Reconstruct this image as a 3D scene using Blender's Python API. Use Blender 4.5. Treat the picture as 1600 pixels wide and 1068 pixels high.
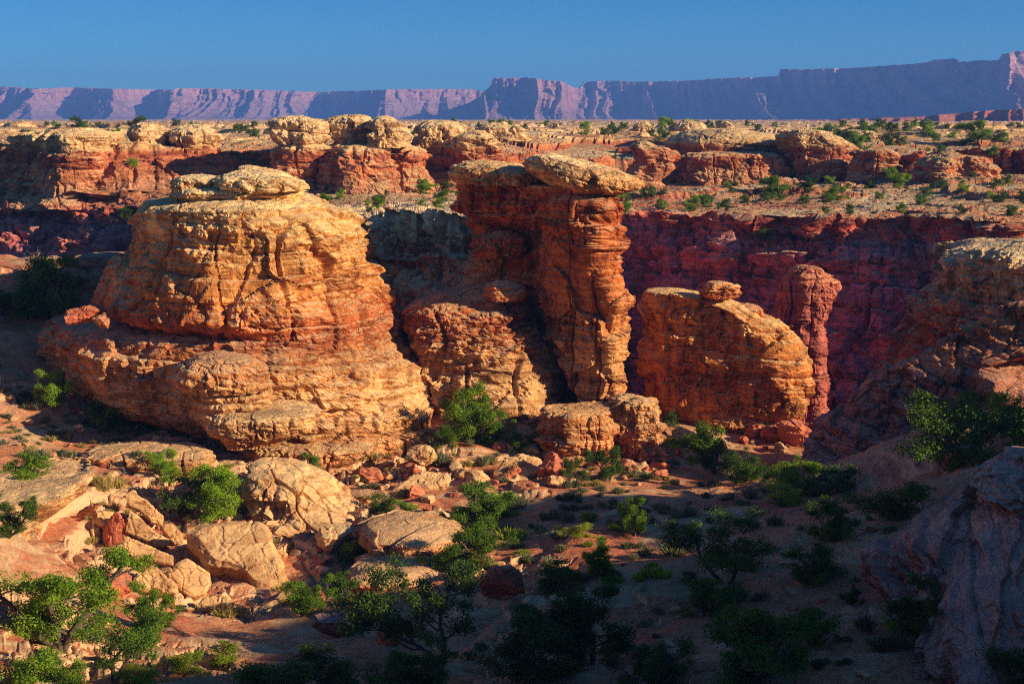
import bpy, math, random
import numpy as np
from mathutils import Vector, Matrix, Euler

# ------------------------------------------------------------------ camera, sky, sun
for _o in list(bpy.data.objects): bpy.data.objects.remove(_o)
SC = bpy.context.scene
COL = SC.collection
FPX = 2462.0; CXP = 800.0; CYP = 534.0
PITCH = math.radians(8.07); CP, SP = math.cos(PITCH), math.sin(PITCH)
cam = bpy.data.cameras.new('camera'); camo = bpy.data.objects.new('camera', cam); COL.objects.link(camo)
camo.location = (0, 0, 0); camo.rotation_euler = (math.radians(90) - PITCH, 0, 0)
cam.sensor_width = 36.0; cam.lens = 36.0 * FPX / 1600.0
cam.clip_start = 0.5; cam.clip_end = 40000
SC.camera = camo
SUN_A = math.radians(21.0)      # how far the sun stands to the camera's side of due right
SUN_E = math.radians(20.0)
SV = np.array([math.cos(SUN_E) * math.cos(SUN_A), -math.cos(SUN_E) * math.sin(SUN_A), math.sin(SUN_E)])
W = bpy.data.worlds.new('World'); SC.world = W; W.use_nodes = True
nt = W.node_tree; bg = nt.nodes['Background']
sky = nt.nodes.new('ShaderNodeTexSky'); sky.sky_type = 'NISHITA'; sky.sun_disc = False
sky.sun_elevation = SUN_E; sky.sun_rotation = math.atan2(SV[0], SV[1])
sky.air_density = 1.0; sky.dust_density = 0.0; sky.ozone_density = 6.0; sky.altitude = 1500
_tint = nt.nodes.new('ShaderNodeMix'); _tint.data_type = 'RGBA'; _tint.blend_type = 'MULTIPLY'; _tint.inputs[0].default_value = 1; _tint.inputs[7].default_value = (.42, .86, 1.15, 1)
nt.links.new(sky.outputs[0], _tint.inputs[6]); _tc2 = nt.nodes.new('ShaderNodeTexCoord'); _sp = nt.nodes.new('ShaderNodeSeparateXYZ'); nt.links.new(_tc2.outputs['Generated'], _sp.inputs[0])
_rp = nt.nodes.new('ShaderNodeValToRGB'); _mr = nt.nodes.new('ShaderNodeMapRange'); _mr.inputs[1].default_value = -.02; _mr.inputs[2].default_value = .3; nt.links.new(_sp.outputs[2], _mr.inputs[0]); nt.links.new(_mr.outputs[0], _rp.inputs[0])
_rp.color_ramp.elements[0].color = (1.15, 1.3, 1.12, 1); _rp.color_ramp.elements[1].position = .9; _rp.color_ramp.elements[1].color = (1, 1, 1, 1)
_e = _rp.color_ramp.elements.new(.33); _e.color = (.5, .80, .90, 1)
_t3 = nt.nodes.new('ShaderNodeMix'); _t3.data_type = 'RGBA'; _t3.blend_type = 'MULTIPLY'; _t3.inputs[0].default_value = 1
nt.links.new(_tint.outputs[2], _t3.inputs[6]); nt.links.new(_rp.outputs[0], _t3.inputs[7]); nt.links.new(_t3.outputs[2], bg.inputs[0]); bg.inputs[1].default_value = 0.06
sl = bpy.data.lights.new('sun', 'SUN'); sl.energy = 5.0; sl.angle = math.radians(0.5); sl.color = (1.0, 0.85, 0.59)
so = bpy.data.objects.new('sun', sl); COL.objects.link(so)
so.rotation_euler = Vector(SV).to_track_quat('Z', 'Y').to_euler()
SC.view_settings.view_transform = 'Standard'; SC.view_settings.look = 'None'
SC.view_settings.exposure = 0.68; SC.view_settings.gamma = 1.0
SC.cycles.use_denoising = False; SC.cycles.denoising_prefilter = 'ACCURATE'; SC.cycles.filter_width = 1.1
SC.cycles.max_bounces = 4; SC.cycles.diffuse_bounces = 3; SC.cycles.transparent_max_bounces = 8

# ------------------------------------------------------------------ maths
def ray(px, py):
    a = (np.asarray(px, float) - CXP) / FPX; b = (np.asarray(py, float) - CYP) / FPX
    return a, CP - b * SP, -SP - b * CP
def PT(px, py, Y):
    a, dy, dz = ray(px, py); t = np.asarray(Y, float) / dy
    return np.stack(np.broadcast_arrays(a * t, np.asarray(Y, float) + 0 * a, dz * t), -1)
def TZ(py):
    a, dy, dz = ray(0, py); return -dz / dy
def pxof(x, Y, z):
    d = Y * CP - z * SP
    return CXP + FPX * x / np.maximum(d, 1e-3)

def hsh(ix, iy, iz, seed=0):
    n = (ix.astype(np.int64) * 374761393 + iy.astype(np.int64) * 668265263 + iz.astype(np.int64) * 2147483647 + seed * 1274126177) & 0xFFFFFFFF
    n = n.astype(np.uint32)
    n ^= n >> np.uint32(13); n *= np.uint32(1274126177); n ^= n >> np.uint32(16); n *= np.uint32(2246822519); n ^= n >> np.uint32(13)
    return n.astype(np.float64) / 4294967295.0
def vn(x, y, z, seed=0):
    x, y, z = np.broadcast_arrays(np.asarray(x, float), np.asarray(y, float), np.asarray(z, float))
    ix, iy, iz = np.floor(x), np.floor(y), np.floor(z)
    fx, fy, fz = x - ix, y - iy, z - iz
    fx = fx * fx * fx * (fx * (fx * 6 - 15) + 10); fy = fy * fy * fy * (fy * (fy * 6 - 15) + 10); fz = fz * fz * fz * (fz * (fz * 6 - 15) + 10)
    r = 0
    for dx in (0, 1):
        wx = fx if dx else 1 - fx
        for dy in (0, 1):
            wy = fy if dy else 1 - fy
            for dz in (0, 1):
                wz = fz if dz else 1 - fz
                r = r + wx * wy * wz * hsh(ix + dx, iy + dy, iz + dz, seed)
    return r * 2 - 1
def fbm(x, y, z, o=4, seed=0, gain=.5):
    s = 0; a = 1; t = 0
    for i in range(o):
        s = s + a * vn(x * 2 ** i + 13.7 * i, y * 2 ** i + 7.1 * i, z * 2 ** i + 3.3 * i, seed + i * 17); t += a; a *= gain
    return s / t
def worley(x, y, seed=0):
    ix, iy = np.floor(x), np.floor(y); f1 = np.full(x.shape, 9.); f2 = np.full(x.shape, 9.); cid = np.zeros(x.shape)
    z0 = np.zeros_like(ix)
    for dx in (-1, 0, 1):
        for dy in (-1, 0, 1):
            cx, cy = ix + dx, iy + dy
            d = np.hypot(cx + hsh(cx, cy, z0, seed) - x, cy + hsh(cx, cy, z0 + 1, seed) - y)
            h = hsh(cx, cy, z0 + 2, seed)
            m = d < f1
            f2 = np.where(m, f1, np.minimum(f2, d)); cid = np.where(m, h, cid); f1 = np.where(m, d, f1)
    return f1, f2, cid
def facets(u, v, seed, rnd=.8):
    """every cell of a jittered mosaic is a plane with its own tilt"""
    ix, iy = np.floor(u), np.floor(v); best = np.full(u.shape, 9.); out = np.zeros(u.shape); z0 = np.zeros_like(ix)
    for dx in (-1, 0, 1):
        for dy in (-1, 0, 1):
            cx, cy = ix + dx, iy + dy
            ox = cx + .5 + rnd * (hsh(cx, cy, z0, seed) - .5) - u; oy = cy + .5 + rnd * (hsh(cx, cy, z0 + 1, seed) - .5) - v
            d = ox * ox + oy * oy; m = d < best; best = np.where(m, d, best)
            out = np.where(m, -ox * (hsh(cx, cy, z0 + 2, seed) * 2 - 1) * 1.2 - oy * (hsh(cx, cy, z0 + 3, seed) * 2 - 1) * 1.2 + .5 * (hsh(cx, cy, z0 + 4, seed) - .5), out)
    return out
def sst(a, b, x):
    t = np.clip((x - a) / (b - a), 0, 1); return t * t * (3 - 2 * t)

# ------------------------------------------------------------------ objects
def newobj(name, data, parent=None, label=None, cat=None, group=None, kind=None):
    o = bpy.data.objects.new(name, data); COL.objects.link(o)
    if parent is not None: o.parent = parent
    if label: o['label'] = label
    if cat: o['category'] = cat
    if group: o['group'] = group
    if kind: o['kind'] = kind
    return o
def mesh_np(name, V, F, mat, smooth=True):
    """V (n,3), F (m,4) or (m,3)"""
    me = bpy.data.meshes.new(name); V = np.ascontiguousarray(V, dtype=np.float32); F = np.ascontiguousarray(F, dtype=np.int32)
    k = F.shape[1]; m = len(F)
    me.vertices.add(len(V)); me.vertices.foreach_set('co', V.ravel())
    me.loops.add(m * k); me.loops.foreach_set('vertex_index', F.ravel())
    me.polygons.add(m); me.polygons.foreach_set('loop_start', np.arange(0, m * k, k, dtype=np.int32))
    me.polygons.foreach_set('use_smooth', np.full(m, smooth))
    me.update(calc_edges=True); me.materials.append(mat)
    return me
def grid_faces(R, C, wrap=False):
    r, c = np.meshgrid(np.arange(R - 1), np.arange(C if wrap else C - 1), indexing='ij'); c2 = (c + 1) % C
    return np.stack([r * C + c, r * C + c2, (r + 1) * C + c2, (r + 1) * C + c], -1).reshape(-1, 4)
def grid_normals(P, wrap=False):
    if wrap: du = np.roll(P, -1, 1) - np.roll(P, 1, 1)
    else: du = np.gradient(P, axis=1)
    dv = np.gradient(P, axis=0)
    n = np.cross(du, dv); l = np.linalg.norm(n, axis=-1, keepdims=True)
    return n / np.maximum(l, 1e-9)

# ------------------------------------------------------------------ materials
class NB:
    def __init__(s, name):
        s.m = bpy.data.materials.new(name); s.m.use_nodes = True; s.t = s.m.node_tree
        s.b = s.t.nodes['Principled BSDF']; s.out = s.t.nodes['Material Output']
        s.b.inputs['Specular IOR Level'].default_value = 0.15
        s.geo = s.t.nodes.new('ShaderNodeNewGeometry')
    def n(s, typ, **kw):
        x = s.t.nodes.new(typ)
        for k, v in kw.items(): setattr(x, k, v)
        return x
    def set(s, sock, v):
        if hasattr(v, 'is_output'): s.t.links.new(v, sock)
        elif isinstance(v, (tuple, list)) and len(v) == 3 and sock.type == 'RGBA': sock.default_value = (*v, 1)
        else: sock.default_value = v
    def math(s, op, a, b=None, c=None, clamp=False):
        x = s.n('ShaderNodeMath', operation=op, use_clamp=clamp); s.set(x.inputs[0], a)
        if b is not None: s.set(x.inputs[1], b)
        if c is not None: s.set(x.inputs[2], c)
        return x.outputs[0]
    def mix(s, f, a, b, mode='MIX'):
        x = s.n('ShaderNodeMix', data_type='RGBA', blend_type=mode); s.set(x.inputs[0], f); s.set(x.inputs[6], a); s.set(x.inputs[7], b); return x.outputs[2]
    def mp(s, v, sc=(1, 1, 1), rot=(0, 0, 0), loc=(0, 0, 0)):
        x = s.n('ShaderNodeMapping'); s.set(x.inputs[0], v); x.inputs['Scale'].default_value = sc; x.inputs['Rotation'].default_value = rot; x.inputs['Location'].default_value = loc; return x.outputs[0]
    def noise(s, v, scale=1., det=4, rough=.55, dist=0.):
        x = s.n('ShaderNodeTexNoise'); s.set(x.inputs['Vector'], v); x.inputs['Scale'].default_value = scale; x.inputs['Detail'].default_value = det; x.inputs['Roughness'].default_value = rough; x.inputs['Distortion'].default_value = dist; return x.outputs[0]
    def ramp(s, f, stops, interp='LINEAR'):
        x = s.n('ShaderNodeValToRGB'); s.set(x.inputs[0], f); cr = x.color_ramp; cr.interpolation = interp
        while len(cr.elements) > 1: cr.elements.remove(cr.elements[-1])
        cr.elements[0].position = stops[0][0]
        c = stops[0][1]; cr.elements[0].color = (*c, 1) if not np.isscalar(c) else (c, c, c, 1)
        for p, c in stops[1:]:
            e = cr.elements.new(p); e.color = (*c, 1) if not np.isscalar(c) else (c, c, c, 1)
        return x.outputs[0]
    def mr(s, v, a, b, c=0., d=1., smooth=False):
        x = s.n('ShaderNodeMapRange', interpolation_type='SMOOTHSTEP' if smooth else 'LINEAR'); s.set(x.inputs[0], v)
        for i, q in zip((1, 2, 3, 4), (a, b, c, d)): x.inputs[i].default_value = q
        return x.outputs[0]
    def bump(s, h, strength=.5, dist=.1, nrm=None):
        x = s.n('ShaderNodeBump'); s.set(x.inputs['Height'], h); x.inputs['Strength'].default_value = strength; x.inputs['Distance'].default_value = dist
        if nrm is not None: s.set(x.inputs['Normal'], nrm)
        return x.outputs[0]

def rock_mat(name, stops, k=1.0, top=(.62, .42, .2), top_amt=.35, varnish=.55, band=1.1, warp=1.2, bump=.5, bd=.12, fine=1.0, cross=.35):
    """stops: (world z, colour) list, rising. k = size factor for texture features (1 = near formations)."""
    b = NB(name); pos = b.geo.outputs['Position']
    sx = b.n('ShaderNodeSeparateXYZ'); b.set(sx.inputs[0], pos); z = sx.outputs[2]
    sn = b.n('ShaderNodeSeparateXYZ'); b.set(sn.inputs[0], b.geo.outputs['Normal']); nz = sn.outputs[2]
    wn = b.noise(pos, .09 / k, 3)
    zw = b.math('ADD', z, b.math('MULTIPLY', b.math('SUBTRACT', wn, .5), warp * 2.4))
    z0, z1 = stops[0][0], stops[-1][0]
    col = b.ramp(b.mr(zw, z0, z1), [((q - z0) / (z1 - z0), c) for q, c in stops])
    # thin sediment bands
    cb = b.n('ShaderNodeCombineXYZ'); b.set(cb.inputs[0], b.math('MULTIPLY', sx.outputs[0], .05)); b.set(cb.inputs[1], b.math('MULTIPLY', sx.outputs[1], .05)); b.set(cb.inputs[2], b.math('MULTIPLY', zw, band / k))
    bn = b.noise(cb.outputs[0], .8, 5, .6)
    col = b.mix(.9, col, b.ramp(bn, [(.28, (.42, .28, .24)), (.40, (.80, .68, .62)), (.44, (1.1, 1.05, 1.0)), (.5, (1.0, .92, .85)), (.515, (.66, .48, .42)), (.55, (.9, .8, .72)), (.62, (1.12, 1.1, 1.05)), (.66, (.7, .58, .5)), (.72, (1.3, 1.3, 1.25))]), 'MULTIPLY')
    # inclined cross beds
    v2 = b.mp(pos, (.12 / k, .12 / k, 3.2 / k), (.35, .28, 0))
    cn = b.noise(v2, 1.0, 5, .6, .6)
    cm = b.ramp(b.noise(pos, .16 / k, 2), [(.42, 0.), (.56, 1.)])
    col = b.mix(b.math('MULTIPLY', cm, cross), col, b.ramp(cn, [(.35, (.62, .5, .42)), (.5, (1, 1, 1)), (.65, (1.3, 1.25, 1.1))]), 'MULTIPLY')
    # blotches
    mo = b.noise(pos, .55 / k, 8, .62)
    col = b.mix(.7, col, b.ramp(mo, [(.32, (.55, .42, .36)), (.43, (.8, .7, .64)), (.455, (1, 1, 1)), (.57, (1.05, 1.04, 1.0)), (.59, (1.28, 1.26, 1.18))]), 'MULTIPLY')
    # desert varnish running down steep faces
    vs = b.noise(b.mp(pos, (.55 / k, .55 / k, .07 / k)), 1.0, 6, .62, .4)
    vf = b.math('MULTIPLY', b.ramp(vs, [(.50, 0.), (.55, 1.)]), b.mr(nz, .55, .15), clamp=True)
    col = b.mix(b.math('MULTIPLY', vf, varnish), col, (.42, .28, .26), 'MULTIPLY')
    # upward faces mix towards the top colour
    tf = b.math('MULTIPLY', b.mr(b.math('ADD', nz, b.math('MULTIPLY', b.math('SUBTRACT', mo, .5), .8)), .45, .8, smooth=True), top_amt)
    col = b.mix(tf, col, top)
    hs = b.n('ShaderNodeHueSaturation'); hs.inputs['Saturation'].default_value = 1.0; hs.inputs['Value'].default_value = 1.12; b.set(hs.inputs['Color'], col)
    b.set(b.b.inputs['Base Color'], hs.outputs[0]); b.b.inputs['Roughness'].default_value = .92
    h1 = b.noise(pos, 2.2 / k, 9, .66); h2 = b.noise(b.mp(pos, (.6 / k, .6 / k, 5.0 / k)), 1.0, 7, .65)
    vo = b.n('ShaderNodeTexVoronoi', feature='DISTANCE_TO_EDGE'); b.set(vo.inputs['Vector'], b.mp(pos, (.5 / k, .5 / k, .9 / k), loc=(3, 1, 7))); vo.inputs['Scale'].default_value = 1.
    cr = b.mr(vo.outputs['Distance'], 0, .03, -.5, 0.)
    h3 = b.ramp(b.noise(b.mp(pos, (1.3 / k, 1.3 / k, 2.6 / k), loc=(9, 2, 4)), 1.0, 7, .6), [(.40, 0.), (.43, .35), (.5, .4), (.52, .7), (.6, .75), (.62, 1.)])
    hh = b.math('ADD', b.math('ADD', b.math('MULTIPLY', h1, 1.2), b.math('MULTIPLY', h2, .8)), b.math('ADD', b.math('MULTIPLY', cr, .6), b.math('MULTIPLY', h3, 1.0)))
    b.set(b.b.inputs['Normal'], b.bump(b.math('MULTIPLY', hh, b.mr(b.noise(pos, .22 / k, 2), .4, .6, .45, 1.2)), min(1., bump * 1.1), bd * fine * k * 1.25))
    return b.m

NEAR = [(-30, (.40, .12, .05)), (-26, (.46, .17, .07)), (-23.5, (.60, .29, .11)), (-20.5, (.66, .38, .16)), (-18, (.56, .26, .10)), (-16.3, (.42, .13, .05)), (-15.0, (.50, .14, .045)), (-13, (.64, .26, .075)), (-10, (.68, .33, .10)), (-7.5, (.72, .42, .15)), (-5.5, (.74, .50, .22)), (-3, (.74, .53, .27))]
M_BUTTE = rock_mat('banded sandstone', NEAR, top=(.78, .58, .32), bump=.9, bd=.16)
PIL = [(-30, (.40, .12, .05)), (-25.5, (.56, .24, .09)), (-22, (.64, .30, .11)), (-19, (.66, .33, .12)), (-16, (.58, .24, .08)), (-12, (.56, .16, .045)), (-8, (.56, .15, .04)), (-6.2, (.50, .13, .045)), (-5.3, (.66, .34, .13)), (-3, (.72, .50, .26))]
M_PILLAR = rock_mat('red orange sandstone', PIL, top=(.72, .48, .24), bump=.9, bd=.16, varnish=.7)
BLK = [(-30, (.36, .11, .04)), (-24, (.50, .19, .05)), (-21, (.46, .15, .04)), (-18, (.54, .22, .06)), (-14.8, (.60, .30, .10)), (-13.5, (.68, .42, .18)), (-12, (.70, .46, .22))]
M_BLOCK = rock_mat('brown orange sandstone', BLK, top=(.70, .45, .2), top_amt=.6, bump=.8, bd=.14, varnish=.75)
FARS = [(-70, (.30, .09, .14)), (-34, (.46, .19, .26)), (-27, (.60, .18, .22)), (-24, (.48, .19, .26)), (-21, (.56, .20, .24)), (-19.2, (.66, .18, .16)), (-16.5, (.44, .24, .26)), (-14.8, (.64, .15, .10)), (-13.6, (.40, .12, .08)), (-12.5, (.50, .20, .10)), (-11, (.50, .24, .13)), (-9, (.52, .20, .09)), (-7, (.48, .15, .07)), (-5.6, (.44, .13, .06)), (-4.6, (.66, .42, .20)), (-2, (.68, .47, .25)), (3, (.68, .47, .26))]  # lower stops carry the purple of the canyon walls' shade
M_KNOB = rock_mat('plateau sandstone', FARS, k=1.7, top=(.66, .44, .2), top_amt=.6, warp=.5, bump=.9, bd=.15)
M_BENCH = rock_mat('far bench rock', [(-10, (.26, .05, .04)), (20, (.36, .08, .05))], k=10, top=(.4, .2, .12), warp=2)
M_TOWER = rock_mat('dark red sandstone', [(-70, (.25, .04, .04)), (-22, (.46, .13, .10)), (-17, (.56, .18, .10)), (-14, (.62, .30, .13))], k=1.3, top=(.6, .34, .16), bump=.8)
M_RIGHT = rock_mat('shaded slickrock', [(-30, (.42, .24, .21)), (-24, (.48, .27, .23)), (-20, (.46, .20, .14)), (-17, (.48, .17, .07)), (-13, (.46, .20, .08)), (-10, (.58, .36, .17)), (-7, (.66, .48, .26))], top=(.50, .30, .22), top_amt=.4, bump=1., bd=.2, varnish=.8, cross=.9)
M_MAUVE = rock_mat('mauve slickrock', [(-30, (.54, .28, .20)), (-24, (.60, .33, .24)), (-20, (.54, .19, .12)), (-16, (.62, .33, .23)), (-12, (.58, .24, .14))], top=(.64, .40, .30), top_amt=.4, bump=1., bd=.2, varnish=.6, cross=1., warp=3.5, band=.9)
M_CLIFF = rock_mat('cliff sandstone', [(-50, (.34, .11, .09)), (-26, (.40, .13, .08)), (-20, (.46, .14, .06)), (-17, (.52, .22, .09)), (-15, (.62, .40, .19)), (-12, (.68, .50, .27))], top=(.62, .42, .22), top_amt=.5, bump=1., bd=.2, varnish=.7)
M_BOULDER = rock_mat('boulder sandstone', [(-30, (.54, .31, .14)), (-20, (.58, .36, .17))], top=(.68, .46, .23), bump=.7, bd=.08, band=.6, varnish=.35, cross=.25, fine=.8)
M_SLAB = rock_mat('weathered slab sandstone', [(-30, (.54, .31, .14)), (-20, (.58, .36, .17))], top=(.60, .38, .18), top_amt=.2, bump=.6, bd=.06, band=.4, varnish=.25, cross=.1, fine=.8)
M_REDB = rock_mat('red boulder sandstone', [(-30, (.48, .15, .08)), (-15, (.55, .16, .08))], top=(.56, .25, .14), bump=.7, bd=.08, band=.6, varnish=.3)
M_MESA = rock_mat('haze tinted mesa sandstone', [(-80, (.22, .14, .18)), (20, (.30, .17, .20)), (80, (.40, .22, .25)), (110, (.46, .23, .25)), (170, (.46, .27, .28)), (200, (.22, .14, .16))], k=60, top=(.28, .19, .21), top_amt=.3, bump=.8, bd=.1, warp=8)  # lavender cast of the distance haze mixed into the rock colours

def ground_mat():
    b = NB('desert ground'); pos = b.geo.outputs['Position']
    sx = b.n('ShaderNodeSeparateXYZ'); b.set(sx.inputs[0], pos)
    sn = b.n('ShaderNodeSeparateXYZ'); b.set(sn.inputs[0], b.geo.outputs['Normal']); nz = sn.outputs[2]
    n1 = b.noise(pos, .11, 4, .6); n2 = b.noise(pos, .9, 8, .65); n3 = b.noise(pos, 6., 6, .7)
    soil = b.ramp(b.math('ADD', b.math('MULTIPLY', n1, .65), b.math('MULTIPLY', n2, .35)), [(.40, (.54, .15, .065)), (.48, (.58, .20, .09)), (.56, (.62, .27, .125)), (.66, (.66, .38, .20))])
    # fine random speckle over the soil
    soil = b.mix(.8, soil, b.ramp(n3, [(.36, (.45, .36, .34)), (.48, (.95, .9, .9)), (.54, (1, 1, 1)), (.62, (1.5, 1.5, 1.45))]), 'MULTIPLY')
    vo = b.n('ShaderNodeTexVoronoi'); b.set(vo.inputs['Vector'], pos); vo.inputs['Scale'].default_value = 3.2; vo.inputs['Randomness'].default_value = 1
    peb = b.mr(vo.outputs['Distance'], .16, .26, 1., 0.)
    pm = b.math('MULTIPLY', peb, b.ramp(n2, [(.45, 0.), (.55, 1.)]))
    soil = b.mix(b.math('MULTIPLY', pm, .6), soil, (.72, .48, .27))
    vo2 = b.n('ShaderNodeTexVoronoi'); b.set(vo2.inputs['Vector'], b.mp(pos, loc=(5, 3, 0))); vo2.inputs['Scale'].default_value = 1.3
    litter = b.math('MULTIPLY', b.mr(vo2.outputs['Distance'], .22, .36, 1., 0.), b.ramp(n1, [(.42, .9), (.56, .15)]))
    soil = b.mix(b.math('MULTIPLY', litter, .65), soil, (.22, .12, .07))
    # bare slickrock with contour bands where it is steep or where the soil is thin
    wn = b.noise(pos, .12, 3)
    zb = b.math('ADD', b.math('MULTIPLY', sx.outputs[2], 1.7), b.math('MULTIPLY', wn, 5.))
    cb = b.n('ShaderNodeCombineXYZ'); b.set(cb.inputs[0], b.math('MULTIPLY', sx.outputs[0], .06)); b.set(cb.inputs[1], b.math('MULTIPLY', sx.outputs[1], .06)); b.set(cb.inputs[2], zb)
    rn = b.noise(cb.outputs[0], 1., 6, .65)
    rock = b.ramp(rn, [(.3, (.38, .17, .09)), (.45, (.58, .34, .17)), (.52, (.64, .41, .22)), (.6, (.50, .26, .13)), (.72, (.70, .48, .27))])
    rf = b.math('ADD', b.mr(nz, .93, .8, 0., 1., True), b.mr(b.noise(pos, .16, 5, .6), .53, .58, 0., .8, True), clamp=True)
    col = b.mix(rf, soil, rock)
    b.set(b.b.inputs['Base Color'], col); b.b.inputs['Roughness'].default_value = .95
    h = b.math('ADD', b.math('MULTIPLY', n2, 1.2), b.math('ADD', b.math('MULTIPLY', n3, .5), b.math('MULTIPLY', pm, .35)))
    b.set(b.b.inputs['Normal'], b.bump(h, .9, .14))
    return b.m
M_GROUND = ground_mat()

def far_mat():
    """canyon walls and plateau: strata on the steep parts, tan soil with scrub specks on the flats"""
    m = rock_mat('canyon rock', FARS, k=1.8, top=(.5, .3, .15), top_amt=0., warp=.7, bump=.9, bd=.14, cross=.5)
    b = NB.__new__(NB); b.m = m; b.t = m.node_tree; b.b = b.t.nodes['Principled BSDF']
    src = b.b.inputs['Base Color'].links[0].from_socket
    g = b.n('ShaderNodeNewGeometry'); pos = g.outputs['Position']
    sn = b.n('ShaderNodeSeparateXYZ'); b.set(sn.inputs[0], g.outputs['Normal'])
    n1 = b.noise(pos, .05, 5, .6); n2 = b.noise(pos, .8, 6, .7)
    soil = b.ramp(n1, [(.35, (.48, .20, .09)), (.5, (.60, .36, .17)), (.62, (.66, .46, .25))])
    soil = b.mix(.6, soil, b.ramp(n2, [(.3, (.55, .45, .4)), (.5, (1, 1, 1)), (.7, (1.25, 1.25, 1.2))]), 'MULTIPLY')
    vo = b.n('ShaderNodeTexVoronoi'); b.set(vo.inputs['Vector'], pos); vo.inputs['Scale'].default_value = .45
    scr = b.math('MULTIPLY', b.mr(vo.outputs['Distance'], .16, .24, 1., 0.), .75)
    soil = b.mix(scr, soil, (.12, .13, .06))
    f = b.mr(sn.outputs[2], .86, .95, 0., 1., True)
    b.set(b.b.inputs['Base Color'], b.mix(f, src, soil))
    return m
M_FAR = far_mat()
M_SPUR = rock_mat('spur sandstone', [(-40, (.46, .13, .05)), (-22, (.60, .20, .08)), (-17, (.68, .27, .11)), (-14.5, (.54, .15, .06)), (-12.6, (.70, .38, .16)), (-11, (.66, .44, .24)), (-8, (.62, .42, .22))], k=1.3, top=(.50, .34, .2), top_amt=.7, warp=.5)

def leaf_mat(name, c1, c2, trans=.35):
    b = NB(name); oi = b.n('ShaderNodeObjectInfo'); tc = b.n('ShaderNodeTexCoord')
    n = b.noise(tc.outputs['Object'], 1.3, 3)
    f = b.math('ADD', b.math('MULTIPLY', n, .8), b.math('MULTIPLY', oi.outputs['Random'], .35))
    col = b.ramp(f, [(.35, c1), (.75, c2)])
    b.set(b.b.inputs['Base Color'], col); b.b.inputs['Roughness'].default_value = .7
    tr = b.n('ShaderNodeBsdfTranslucent'); b.set(tr.inputs[0], b.mix(1., col, (1.3, 1.25, .5), 'MULTIPLY'))
    ms = b.n('ShaderNodeMixShader'); ms.inputs[0].default_value = trans
    b.t.links.new(b.b.outputs[0], ms.inputs[1]); b.t.links.new(tr.outputs[0], ms.inputs[2]); b.t.links.new(ms.outputs[0], b.out.inputs[0])
    return b.m
M_LEAF = leaf_mat('mid green foliage', (.075, .14, .012), (.27, .40, .025))
M_LEAFD = leaf_mat('dark green foliage', (.045, .085, .014), (.12, .20, .020), .25)  # darker foliage colours, given to any plant kind by the dark tint
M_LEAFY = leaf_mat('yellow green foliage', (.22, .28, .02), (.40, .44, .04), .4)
M_SAGE = leaf_mat('sagebrush foliage', (.13, .14, .075), (.26, .25, .14), .3)
M_GRASS = leaf_mat('dry grass', (.30, .24, .08), (.50, .40, .15), .4)
def bark_mat(name, c):
    b = NB(name); n = b.noise(b.mp(b.geo.outputs['Position'], (6, 6, 1)), 2., 5)
    b.set(b.b.inputs['Base Color'], b.ramp(n, [(.35, tuple(q * .5 for q in c)), (.65, c)])); b.b.inputs['Roughness'].default_value = .9
    b.set(b.b.inputs['Normal'], b.bump(n, .6, .03)); return b.m
M_BARK = bark_mat('bark', (.16, .11, .08)); M_DEAD = bark_mat('dead wood', (.26, .2, .16))

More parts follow.
